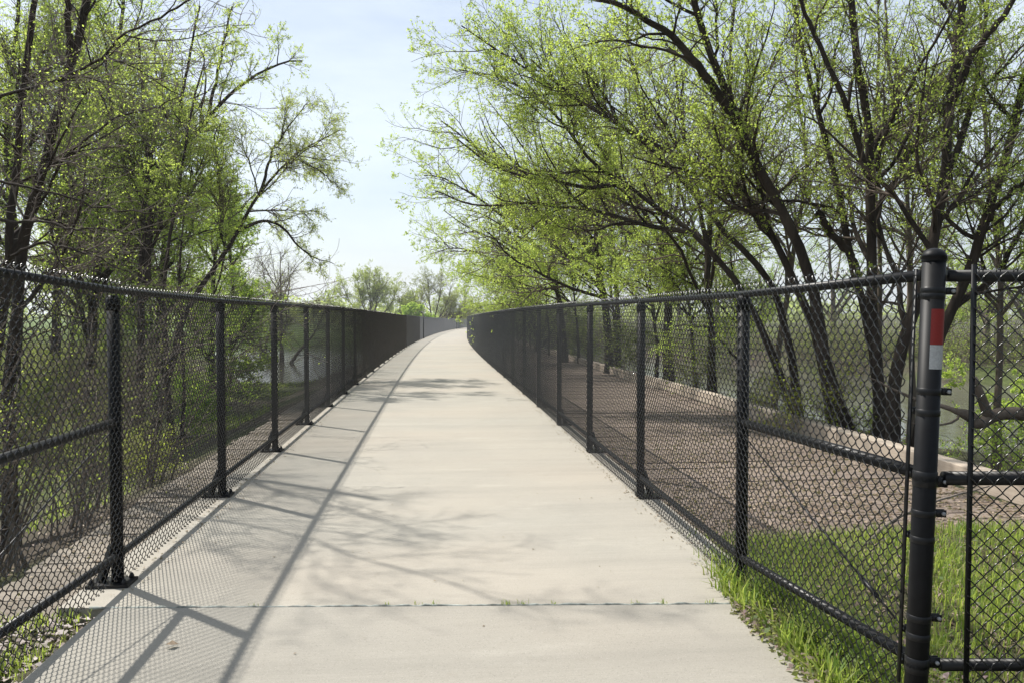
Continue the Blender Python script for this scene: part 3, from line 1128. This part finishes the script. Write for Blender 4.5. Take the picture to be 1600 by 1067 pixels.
# --- left side
tree('near dark tree at the picture edge with long bare arching branches', [
    (px((15, 720, 10), (22, 540, 10), (40, 354, 10), (76, 223, 10), (101, 116, 10), (131, 25, 10), (160, -120, 9.8)), .088, .045),
    (px((-30, 700, 9.4), (-8, 560, 9.4), (10, 440, 9.4), (22, 280, 9.4), (44, 120, 9.3), (60, -60, 9.2)), .075, .03),
    (px((-60, 190, 8.6), (10, 150, 8.3), (110, 115, 7.9), (200, 55, 7.1), (298, 0, 6.4), (335, -25, 6.2)), .021, .007, 1),
    (px((40, 354, 10), (110, 240, 9.6), (180, 190, 9.2), (250, 165, 8.6), (290, 150, 8.3)), .022, .006, 1),
    (px((-20, 345, 8.2), (60, 348, 8), (150, 358, 7.9), (215, 365, 7.8)), .019, .006, 1),
    (px((-20, 290, 7.6), (70, 300, 7.6), (170, 330, 7.6), (260, 330, 7.5)), .015, .005, 1),
    (px((108, 90, 10), (112, -40, 9.6), (122, -150, 9.2), (135, -260, 8.8)), .045, .012, 1),
    (px((-10, 420, 8.4), (60, 385, 8.2), (130, 395, 8.1), (205, 430, 8)), .022, .006, 1),
], 201, (36, 300, 2400), 2.0, .027, 'leaf_r', 'bark', 'twig', ratio=(.42, .5, .45), lean=(-.02, 0, 0), up=(.02, .01, .0), mix='leaf_y', mixp=.08, bare=.3)
tree('multi-stemmed tree with one heavy limb bending toward the open sky', [
    (px((216, 700, 19.5), (219, 560, 19.5), (223, 420, 19.5), (230, 310, 19.5), (224, 160, 19.5), (215, 60, 19.5)), .13, .025),
    (px((224, 470, 19.5), (238, 340, 19.6), (268, 250, 19.8), (324, 187, 20), (374, 137, 20.2), (435, 100, 20.5), (470, 95, 20.7)), .115, .02, 1),
    (px((268, 250, 19.8), (283, 165, 19.6), (295, 90, 19.5), (312, 10, 19.4)), .06, .02, 1),
    (px((262, 540, 18.5), (258, 430, 18.5), (276, 314, 18.5), (296, 200, 18.6), (318, 100, 18.7)), .07, .02),
    (px((324, 187, 20), (335, 130, 20), (352, 60, 20), (362, 10, 20)), .05, .02, 1),
    (px((238, 340, 19.6), (200, 270, 19.4), (175, 180, 19.3), (165, 80, 19.2)), .06, .02, 1),
    (px((285, 540, 18.8), (280, 430, 18.8), (288, 350, 18.9), (300, 260, 19)), .05, .015),
], 202, (50, 440, 3600), 13, .050, 'leaf_r', 'bark', bare=.4, up=(.06, .04, .02), mix='leaf_p', mixp=.3)
tree('sparse pale tree leaning hard over the fence with a drooping bough', [
    (px((236, 680, 18.5), (269, 561, 19), (282, 512, 19.3), (324, 438, 20), (364, 374, 20.6), (405, 304, 21.2), (455, 248, 22), (500, 222, 22.8), (532, 206, 23.5)), .112, .012),
    (px((372, 360, 20.7), (400, 350, 20.8), (425, 347, 21), (450, 366, 21.2), (482, 398, 21.4), (520, 412, 21.6)), .055, .010, 1),
    (px((407, 300, 21.2), (418, 262, 21.4), (435, 220, 21.7), (482, 160, 22)), .05, .010, 1),
    (px((455, 248, 22), (490, 262, 22.4), (520, 285, 22.8), (540, 300, 23)), .03, .008, 1),
], 203, (36, 380, 2900), 9, .044, 'leaf_p', 'bark', 'bark_far', bare=.42, ratio=(.38, .45, .42), up=(.03, .0, -.01), lean=(.08, 0, 0))
back_l = [
    ('dense green tree filling the gap behind the leaning pale trunk', ((330, 520, 33), (335, 420, 33), (345, 330, 33), (340, 240, 33)), .15, 'leaf_g', .10),
    ('dark green tree behind the multi-stemmed trunk', ((250, 560, 28), (255, 430, 28), (262, 290, 28), (270, 150, 28)), .16, 'leaf_g', .085),
    ('tall green tree deep behind the near dark trunk', ((140, 600, 24), (150, 430, 24), (165, 230, 24), (190, 30, 24), (200, -100, 24)), .18, 'leaf_g', .08),
    ('green tree at the very edge of the view behind the near trunk', ((20, 600, 21), (30, 430, 21), (10, 230, 21), (30, 40, 21), (30, -100, 21)), .18, 'leaf_r', .075),
    ('tall bushy tree with its top above the multi-stemmed one', ((85, 600, 31), (90, 430, 31), (110, 200, 31), (140, 20, 31), (150, -90, 31)), .2, 'leaf_r', .10),
    ('low yellow-green tree behind the thicket', ((110, 600, 36), (115, 520, 36), (130, 420, 36), (120, 300, 36)), .15, 'leaf_r', .11),
    ('small green tree by the water behind the fourth left post', ((360, 520, 40), (364, 440, 40), (358, 380, 40), (368, 320, 40)), .12, 'leaf_g', .11),
    ('medium green tree between the multi-stemmed trunk and the near one', ((185, 600, 40), (190, 470, 40), (205, 330, 40), (200, 190, 40)), .18, 'leaf_r', .12),
]
for k, (lb, pts, r, lf, sz) in enumerate(back_l):
    P = px(*pts)
    st = [(P, r, .03)]
    for q in range(4):
        a_ = rf.uniform(0, 6.28)
        H = P[-1][2]
        s_ = P[1] + (P[2] - P[1]) * rf.uniform(0, .9)
        o_ = np.array([math.cos(a_), math.sin(a_), 0]) * rf.uniform(1.2, 2.4)
        st.append(([s_, s_ + o_ * .6 + np.array([0, 0, 1.2]), s_ + o_ + np.array([0, 0, rf.uniform(2, 3.4)])], r * .5, .02, 1))
    tree(lb, st, 220 + k, (40, 380, 3300), 13, sz * .8, lf, 'bark', sides=(7, 5, 3, 3), t0=.12)

# --- trees far off
def far_tree(lb, u, d, vtop, wpx, seed, leaf, per, n=(30, 300, 2400), sz=.2, stems=4, v0=500, bark='bark_far', spread=1.0, low=.08):
    rg = np.random.default_rng(seed)
    b = at(u, v0, d)
    b[2] = float(ground_h(b[0], b[1]))
    H = at(u, vtop, d)[2] - b[2]
    W = wpx * d / FPX / 2
    st = []
    for q in range(stems):
        x = (q - (stems - 1) / 2) / max(1, (stems - 1) / 2) if stems > 1 else 0
        o_ = RT * x * W * .98 * spread + np.array([rg.normal(0, .3), rg.normal(0, W * .3), 0])
        s_ = b + RT * x * .35 + np.array([0, 0, -.1])
        hh = H * (1 - .42 * x * x) * rg.uniform(.80, .93)
        st.append(([s_, s_ + o_ * .25 + np.array([0, 0, hh * .28]), s_ + o_ * .72 + np.array([0, 0, hh * .62]), s_ + o_ + np.array([0, 0, hh])], .02 * H, .03))
    return tree(lb, st, seed, n, per, sz, leaf, bark, sides=(6, 4, 3, 3), ratio=(.55, .48, .45), t0=.28, up=(.06, .03, .01), lmin=.4, root=False, ang=(38, 42, 45))


far_tree('round far tree with pale green crown at the left of the far pair', 580, 150, 408, 128, 301, 'leaf_p', 15, (70, 640, 5200), .14, 7)
far_tree('far tree with brownish half-bare crown beside the round green one', 676, 150, 420, 104, 302, 'leaf_b', 8, (60, 580, 4400), .13, 6)
far_tree('far pale green tree nearest the end of the path', 712, 245, 440, 66, 303, 'leaf_p', 9, (50, 500, 3600), .17, 5)
far_tree('small bare-limbed tree on the meadow beyond the water', 440, 78, 372, 125, 304, 'leaf_p', 2.2, (30, 300, 2300), .085, 3)
far_tree('low green bush tree in front of the brownish far crown', 648, 140, 468, 60, 305, 'leaf_g', 8, (26, 220, 1400), .24, 4)
far_tree('round dark green bush by the little building', 738, 245, 472, 40, 306, 'leaf_g', 9, (26, 220, 1400), .28, 3)
for k, (u, d, vt, w, lf, lb) in enumerate([
    (768, 120, 465, 60, 'leaf_r', 'yellow-green tree where the right fence meets the far trees'),
    (800, 95, 452, 80, 'leaf_r', 'bright green tree behind the far right fence top'),
    (762, 200, 468, 70, 'leaf_b', 'greyish bare wood edge tree beyond the end of the path'),
    (500, 230, 470, 60, 'leaf_b', 'hazy far tree low above the left fence'),
    (545, 260, 468, 80, 'leaf_p', 'hazy far tree just left of the round far crown'),
    (410, 105, 420, 90, 'leaf_b', 'brownish far tree behind the small bare-limbed one'),
    (620, 240, 462, 90, 'leaf_b', 'hazy tree seen between the far pair'),
    (470, 300, 474, 90, 'leaf_p', 'very distant tree over the meadow'),
]):
    far_tree(lb, u, d, vt, w, 320 + k, lf, 9, (26, 240, 1800), .0011 * d, 4)

# far-off wood that closes the horizon
g = Geo()
rg = np.random.default_rng(9)
cl = []
for k in range(170):
    u = rg.uniform(-60, 1680)
    d = rg.uniform(260, 520)
    if 700 < u < 745:
        continue
    b = at(u, 500, d)
    H = rg.uniform(6, 11)
    m = 130
    q = norm(rg.normal(0, 1, (m, 3))) * rg.uniform(.4, 1, (m, 1)) ** .4 * np.array([H * .75, H * .5, H * .52])
    cl.append(q + np.array([b[0], b[1], float(ground_h(b[0], b[1])) + H * .5]))
P = np.concatenate(cl)
tw = np.stack([P, P + rg.normal(0, .8, P.shape)], 1)
leaves_on(g, tw, 1.6, 1.5, rg, 0, 0, .1, .5)
tag(g.build('far_woods', [M['leaf_p']]), kind='stuff')

def brush(name, spots, hmin, hmax, seed, leaf, nl, nt, size):
    rg = np.random.default_rng(seed)
    g = Geo()
    for (bx, by) in spots:
        H = rg.uniform(hmin, hmax)
        b = np.array([bx, by, float(ground_h(bx, by))])
        q = norm(rg.normal(0, 1, (nt, 3)) * np.array([1, 1, .9]) + np.array([0, 0, .9])) * H * rg.uniform(.5, 1, (nt, 1))
        s_ = b + rg.normal(0, .35 * H, (nt, 3)) * np.array([1, 1, .0])
        P = s_[:, None] + q[:, None] * np.linspace(0, 1, 4)[None, :, None] + rg.normal(0, .05 * H, (nt, 4, 3)) * np.linspace(0, 1, 4)[None, :, None]
        g.tubes(P, np.full((nt, 1), .004 * H) * np.linspace(1, .4, 4)[None], 3, 0)
        leaves_on(g, P, nl, size, rg, 1, .25, .2, .09 * H)
    return tag(g.build(name, [M['bark_far'], M[leaf]]), kind='stuff')


rq = np.random.default_rng(55)
sp = []
for k in range(240):
    x = rq.uniform(12, 95)
    yf = np.interp(x, FX_, FY_)
    sp.append((x + rq.normal(0, 1), yf + rq.uniform(1.5, 16)))
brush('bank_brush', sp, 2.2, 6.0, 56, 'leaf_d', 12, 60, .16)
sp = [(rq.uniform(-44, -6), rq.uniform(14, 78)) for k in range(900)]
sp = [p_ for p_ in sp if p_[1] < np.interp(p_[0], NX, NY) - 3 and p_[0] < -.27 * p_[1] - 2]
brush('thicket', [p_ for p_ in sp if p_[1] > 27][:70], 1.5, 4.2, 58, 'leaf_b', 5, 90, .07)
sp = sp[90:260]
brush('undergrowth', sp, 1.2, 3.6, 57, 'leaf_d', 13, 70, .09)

# --- bare thickets and bushes
def shrub(lb, u, v, d, n_st, h, seed, leaf, per, twig='twig', size=.035, spread=.5, n=(30, 160, 900), group=None, cat='shrub', leanv=(0, 0, 0)):
    rg = np.random.default_rng(seed)
    b = at(u, v, d)
    b[2] = float(ground_h(b[0], b[1]))
    st = []
    for q in range(n_st):
        a_ = rg.uniform(0, 6.28)
        o_ = np.array([math.cos(a_), math.sin(a_), 0]) * h * spread * rg.uniform(.3, 1) + np.array(leanv) * h
        s_ = b + np.array([rg.normal(0, .12), rg.normal(0, .12), -.05])
        hh = h * rg.uniform(.6, 1)
        st.append(([s_, s_ + o_ * .3 + np.array([0, 0, hh * .5]), s_ + o_ * .75 + np.array([0, 0, hh * .85]), s_ + o_ * 1.25 + np.array([0, 0, hh * .95])], .006 + .0022 * h, .003))
    return tree(lb, st, seed, n, per, size, leaf, twig, twig, name='shrub', cat=cat, root=False, ratio=(.4, .45, .4), t0=.12, sides=(5, 4, 3, 3), group=group, K0=14, lmin=.1, ang=(48, 50, 50), wob=.02)


shrub('tangled bare twig thicket at the picture edge beyond the left fence', 15, 620, 7.6, 9, 2.4, 401, 'leaf_r', .8)
shrub('tall arching bare shrub with pale whips above the near left fence rail', -10, 600, 8.2, 8, 3.9, 420, 'leaf_r', .4, spread=.55, leanv=(.25, 0, 0), n=(30, 120, 330))
shrub('arching whippy shrub reaching over the first left post', 120, 600, 9.6, 8, 3.7, 421, 'leaf_y', .4, spread=.5, leanv=(.2, 0, 0), n=(30, 120, 330), size=.03)
shrub('whippy pale shrub rising between the second and first left posts', 235, 600, 11.5, 7, 3.4, 422, 'leaf_r', .6, spread=.5, leanv=(.25, 0, 0), n=(30, 120, 330), size=.03)
shrub('pale bare shrub leaning from beyond the left edge of the view', -120, 600, 7.4, 7, 4.2, 423, 'leaf_y', .4, spread=.5, leanv=(.35, 0, 0), n=(30, 120, 330), size=.028)
shrub('grey bare thicket before the near dark trunk, low over the soil', 110, 650, 8.6, 7, 1.9, 402, 'leaf_r', .8, n=(26, 110, 500))
shrub('brown twiggy thicket between the near trunk and the first left post', 150, 600, 10.5, 7, 2.4, 403, 'leaf_y', 1.2, n=(26, 110, 500))
shrub('yellow-green leafing bush right behind the first left post', 222, 690, 12.0, 6, .8, 404, 'leaf_y', 3, size=.036)
shrub('twiggy thicket round the foot of the multi-stemmed trunk', 190, 640, 15.5, 10, 3.0, 405, 'leaf_d', 1.5)
shrub('low green bush on the bank between the second and third left posts', 330, 640, 22, 9, 1.5, 406, 'leaf_g', 9, size=.07, spread=.9)
shrub('leafy bank bush where the left water begins', 385, 590, 33, 9, 1.7, 407, 'leaf_r', 7, size=.085, spread=.7)
shrub('lone arching bare sapling beside the left water', 400, 660, 17, 2, 2.2, 408, 'leaf_r', .3, spread=.8, n=(8, 30, 80))
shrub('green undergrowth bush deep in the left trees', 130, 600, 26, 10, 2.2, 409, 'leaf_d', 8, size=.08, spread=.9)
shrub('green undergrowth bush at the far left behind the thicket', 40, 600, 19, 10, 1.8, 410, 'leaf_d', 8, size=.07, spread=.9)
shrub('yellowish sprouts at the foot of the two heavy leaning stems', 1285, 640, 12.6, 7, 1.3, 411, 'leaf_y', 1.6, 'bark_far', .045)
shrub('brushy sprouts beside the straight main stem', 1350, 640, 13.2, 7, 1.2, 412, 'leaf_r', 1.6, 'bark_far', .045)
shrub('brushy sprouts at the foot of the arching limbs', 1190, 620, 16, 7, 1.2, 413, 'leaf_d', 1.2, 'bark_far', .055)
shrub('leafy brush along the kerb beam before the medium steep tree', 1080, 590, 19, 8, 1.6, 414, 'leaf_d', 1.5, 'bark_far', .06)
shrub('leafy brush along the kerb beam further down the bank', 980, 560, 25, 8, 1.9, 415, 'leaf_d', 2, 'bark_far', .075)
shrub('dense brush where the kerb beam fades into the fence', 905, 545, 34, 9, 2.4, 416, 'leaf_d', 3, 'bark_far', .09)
shrub('brush by the bank beyond the wing fence', 1570, 640, 14, 8, 1.6, 417, 'leaf_g', 2.5, 'bark_far', .05)
shrub('bright green bush on the low bank at the picture edge beyond the wing fence', 1590, 600, 30, 12, 3.6, 418, 'leaf_r', 12, 'bark_far', .085, .7, (60, 320, 2000))

# --- dead bough hanging over the water behind the wing fence
rg = np.random.default_rng(21)
P, R = crom(px((1690, 690, 10.5), (1640, 652, 10.6), (1600, 646, 10.7), (1560, 646, 10.8), (1540, 655, 10.8), (1528, 662, 10.8), (1520, 652, 10.85), (1490, 640, 10.9), (1430, 622, 11.2), (1360, 590, 11.6)), .10, .012, 40, rg, .012)
R = np.interp(np.linspace(0, 1, 40), [0, .4, .55, .6, 1], [.10, .085, .075, .035, .010])
rt = thing('dead_bough', 'broken brown dead bough with a knotty elbow over the water beyond the wing fence', 'branch', tuple(P[0]))
g = Geo()
g.tubes((P - P[0])[None], R[None], 9, 0, True)
P2, R2 = crom(px((1545, 652, 10.8), (1536, 625, 10.75), (1524, 600, 10.7), (1519, 590, 10.7)), .075, .055, 8, rg, .006)
g.tubes((P2 - P[0])[None], R2[None], 8, 0, True)
P3, R3 = crom(px((1500, 642, 10.9), (1490, 658, 10.8), (1440, 664, 10.7), (1400, 650, 10.6)), .02, .006, 10, rg, .01)
g.tubes((P3 - P[0])[None], R3[None], 6)
g.build('bark', [M['bark_far']], rt)

# --- fallen pieces of wood
def logpiece(lb, pts, r0, r1, seed, mat='twig'):
    rg = np.random.default_rng(seed)
    P, R = crom(pts, r0, r1, 14, rg, .008)
    g = Geo()
    g.tubes(P[None] - P[0], R[None], 7, 0, True)
    return tag(g.build('fallen_branch', [M[mat]], None, True, tuple(P[0])), lb, 'branch')


def onground(u, v, dz=.03):
    r = FW + RT * (u - 800) / FPX + UP * (533.5 - v) / FPX
    d = np.linspace(2, 60, 3000)
    p = CAM + d[:, None] * r
    hit = np.argmax(p[:, 2] < ground_h(p[:, 0], p[:, 1]))
    q = p[hit].copy()
    q[2] += dz
    return q


q0 = onground(280, 688, .06)
logpiece('short grey fallen branch lying on the dark left bank', [q0, q0 + (.3, .05, .03), q0 + (.75, .12, .06)], .05, .03, 1)
q0 = np.array([3.15, 5.55, -.05])
logpiece('thin dry branch lying across the grass behind the wing fence', [q0, q0 + (.5, .35, .12), q0 + (1.1, .6, .20), q0 + (1.7, 1.0, .18)], .016, .006, 2)

# ------------------------------------------------------------------ small building past the end of the path
bd = at(718, 495, 205)
B0 = np.array([bd[0], bd[1], float(ground_h(bd[0], bd[1]))])
bt = thing('building', 'small brown brick building with a dark flat roof at the end of the path', 'building', tuple(B0))
Hb = at(718, 488.5, 205)[2] - B0[2]
g = Geo()
g.box((0, 0, Hb / 2), (2.9, 0, 0), (0, 2.0, 0), (0, 0, Hb / 2))
g.build('wall', [M['brick']], bt, False)
g = Geo()
g.box((0, 0, Hb + .09), (3.15, 0, 0), (0, 2.25, 0), (0, 0, .09))
g.build('roof', [M['roof']], bt, False)
g = Geo()
g.box((-4.0, 0, Hb / 2 + .1), (.9, 0, 0), (0, 1.6, 0), (0, 0, Hb / 2 + .1))
g.build('chimney', [M['tan']], bt, False)

# ------------------------------------------------------------------ grass, weeds and litter
def blades(name, X, Y, Z, hgt, wid, seed, mat, bend=.5):
    rg = np.random.default_rng(seed)
    n = len(X)
    b = np.stack([X, Y, Z], -1)
    a_ = rg.uniform(0, 6.283, n)
    d = np.stack([np.cos(a_), np.sin(a_), np.zeros(n)], -1)
    s = np.stack([-d[:, 1], d[:, 0], d[:, 2]], -1)
    h = (hgt * rg.uniform(.45, 1.2, n))[:, None]
    w = (wid * rg.uniform(.7, 1.2, n))[:, None] / 2
    k = (rg.uniform(.1, 1, n) * bend)[:, None]
    z = np.array([0, 0, 1.0])
    m1 = b + z * h * .55 + d * h * k * .25
    m2 = b + z * h * (.95 - .25 * k) + d * h * k * .8
    V = np.stack([b - s * w, b + s * w, m1 - s * w * .85, m1 + s * w * .85, m2], 1)
    i = np.arange(n) * 5
    Q = np.stack([i, i + 1, i + 3, i + 2], -1)
    T = np.stack([i + 2, i + 3, i + 4], -1)
    return link(name, mesh_np(name, V.reshape(-1, 3), Q, T, [M[mat]]))


def clumped(rg, n, x0, x1, y0, y1, ncl, sig):
    cx, cy = rg.uniform(x0, x1, ncl), rg.uniform(y0, y1, ncl)
    k = rg.integers(0, ncl, n)
    x, y = cx[k] + rg.normal(0, sig, n), cy[k] + rg.normal(0, sig, n)
    ok = (x > x0) & (x < x1) & (y > y0) & (y < y1)
    return x[ok], y[ok]


rg = np.random.default_rng(31)
x, y = clumped(rg, 42000, 1.74, 7.5, 2.2, 6.4, 320, .16)
keep = ~((y > 6.05) & (rg.uniform(0, 1, len(x)) < (y - 6.0) * 1.6))
x, y = x[keep], y[keep]
tag(blades('grass', x, y, np.maximum(ground_h(x, y), np.where((y > 6.15) & (x < 5.7), -.25, -9)) - .01, .15, .0075, 32, 'grass', .9), kind='stuff')
x, y = clumped(rg, 2600, 1.66, 2.05, 2.9, 4.9, 24, .065)
tag(blades('grass', x, y, np.full(len(x), -.05), .24, .011, 33, 'grass', 1.1), kind='stuff')
x, y = rg.uniform(1.72, 6.5, 9000), rg.uniform(2.3, 6.6, 9000)
tag(blades('dead_grass', x, y, np.maximum(ground_h(x, y), np.where((y > 6.15) & (x < 5.7), -.25, -9)) - .01, .11, .005, 37, 'litter', 1.8), kind='stuff')
# left bank patches
x, y = clumped(rg, 16000, -14, -5.2, 11, 46, 110, .6)
tag(blades('grass', x, y, ground_h(x, y) - .01, .20, .016, 34, 'grass', .9), kind='stuff')
x, y = clumped(rg, 2500, -3.6, -1.9, 3.2, 5.2, 60, .1)
tag(blades('grass', x, y, ground_h(x, y) - .01, .10, .007, 35, 'grass', .9), kind='stuff')
# tufts in the joint
xs = np.concatenate([rg.normal(c_, .018, n_) for c_, n_ in ((-.28, 8), (-.12, 6), (-.02, 10), (.39, 26), (.47, 12), (.66, 10), (1.12, 7), (1.28, 14), (1.55, 10), (-1.05, 5))])
tag(blades('grass', xs, jline(xs) - .008 + rg.normal(0, .004, len(xs)), np.zeros(len(xs)) - .003, .035, .0035, 36, 'grass', 1.6), kind='stuff')


def scatter_leaves(name, x, y, z, size, seed, mat, flat=.75):
    rg = np.random.default_rng(seed)
    n = len(x)
    b = np.stack([x, y, z], -1)
    d = norm(rg.normal(0, 1, (n, 3)) * np.array([1, 1, 1 - flat]))
    s = norm(np.cross(d, np.array([0, 0, 1.0]) + rg.normal(0, .5 * (1 - flat) + .08, (n, 3))))
    zz = size * rg.uniform(.5, 1.3, n)[:, None]
    w = zz * .36
    nn = np.cross(s, d)
    V = np.stack([b, b + d * zz * .5 + s * w + nn * zz * .15, b + d * zz, b + d * zz * .5 - s * w + nn * zz * .15], 1)
    V[..., 2] += .004
    Q = (np.arange(n) * 4)[:, None] + np.arange(4)[None]
    return link(name, mesh_np(name, V.reshape(-1, 3), Q, None, [M[mat]]))


# purple-tinged ground cover and dry litter beside the pavement
x, y = clumped(rg, 16000, 1.62, 2.3, 1.8, 4.3, 150, .08)
tag(scatter_leaves('ground_cover', x, y, ground_h(x, y) + rg.uniform(0, .10, len(x)), .032, 41, 'weed', .2), kind='stuff')
x, y = clumped(rg, 5000, 2.0, 7, 2.6, 6.0, 160, .12)
tag(scatter_leaves('ground_cover', x, y, ground_h(x, y) + rg.uniform(0, .10, len(x)), .028, 42, 'weed', .3), kind='stuff')
x, y = rg.uniform(1.68, 6, 6000), rg.uniform(1.8, 6.4, 6000)
tag(scatter_leaves('leaf_litter', x, y, ground_h(x, y) + .004, .035, 43, 'litter', .8), kind='stuff')
x, y = rg.uniform(2.05, 5.75, 9000), 6.2 + rg.gamma(1.5, 2.6, 9000)
tag(scatter_leaves('leaf_litter', x + off(y), y, -.249 + drop(y), .045, 44, 'litter', .85), kind='stuff')
x, y = rg.uniform(-4.5, -1.87, 9000), rg.uniform(2.2, 5.0, 9000)
tag(scatter_leaves('leaf_litter', x, y, ground_h(x, y) + .006, .040, 45, 'chip', .7), kind='stuff')
x, y = rg.uniform(-16, -3.1, 5000), 4.8 + rg.gamma(2., 7, 5000)
tag(scatter_leaves('leaf_litter', x, y, ground_h(x, y) + .006, .06, 46, 'litter', .8), kind='stuff')
x, y = rg.uniform(-3.0, -2.2, 1200), 4.8 + rg.gamma(1.6, 5, 1200)
tag(scatter_leaves('leaf_litter', x, y, np.full(len(x), -.247) + drop(y), .04, 47, 'litter', .85), kind='stuff')
# a few dry leaves and specks on the path itself
x, y = rg.uniform(-1.8, 1.6, 80), 3.6 + rg.gamma(1.8, 3.2, 80)
tag(scatter_leaves('leaf_litter', x, y, drop(y) + .002, .017, 48, 'litter', .85), kind='stuff')
x = np.where(rg.uniform(0, 1, 1500) < .5, -1.86, 1.78) + rg.normal(0, .05, 1500)
y = 4.7 + rg.gamma(1.4, 6, 1500)
tag(scatter_leaves('leaf_litter', x + off(y), y, drop(y) + .002, .022, 49, 'litter', .8), kind='stuff')
for k, (u, v) in enumerate([(280, 1008)]):
    q = CAM + (FW + RT * (u - 800) / FPX + UP * (533.5 - v) / FPX) * (CAMZ / -(FW + RT * (u - 800) / FPX + UP * (533.5 - v) / FPX)[2])
    o = scatter_leaves('dry_leaf', np.array([q[0]]), np.array([q[1]]), np.array([.004]), .05, 60, 'litter', .8)
    tag(o, 'single curled brown leaf lying on the grey slab in the fence shadow', 'leaf')

# ------------------------------------------------------------------ the thin spring haze that pales the far trees
hz = bpy.data.materials.new('haze')
hz.use_nodes = True
hz.node_tree.nodes.clear()
ho = hz.node_tree.nodes.new('ShaderNodeOutputMaterial')
hv = hz.node_tree.nodes.new('ShaderNodeVolumePrincipled')
hv.inputs['Color'].default_value = (.93, .96, 1.0, 1)
hv.inputs['Density'].default_value = .00042
hv.inputs['Anisotropy'].default_value = .35
hz.node_tree.links.new(hv.outputs['Volume'], ho.inputs['Volume'])
g = Geo()
g.box((0, 625, 12.5), (910, 0, 0), (0, 885, 0), (0, 0, 18))
tag(g.build('haze', [hz], None, False), kind='stuff')
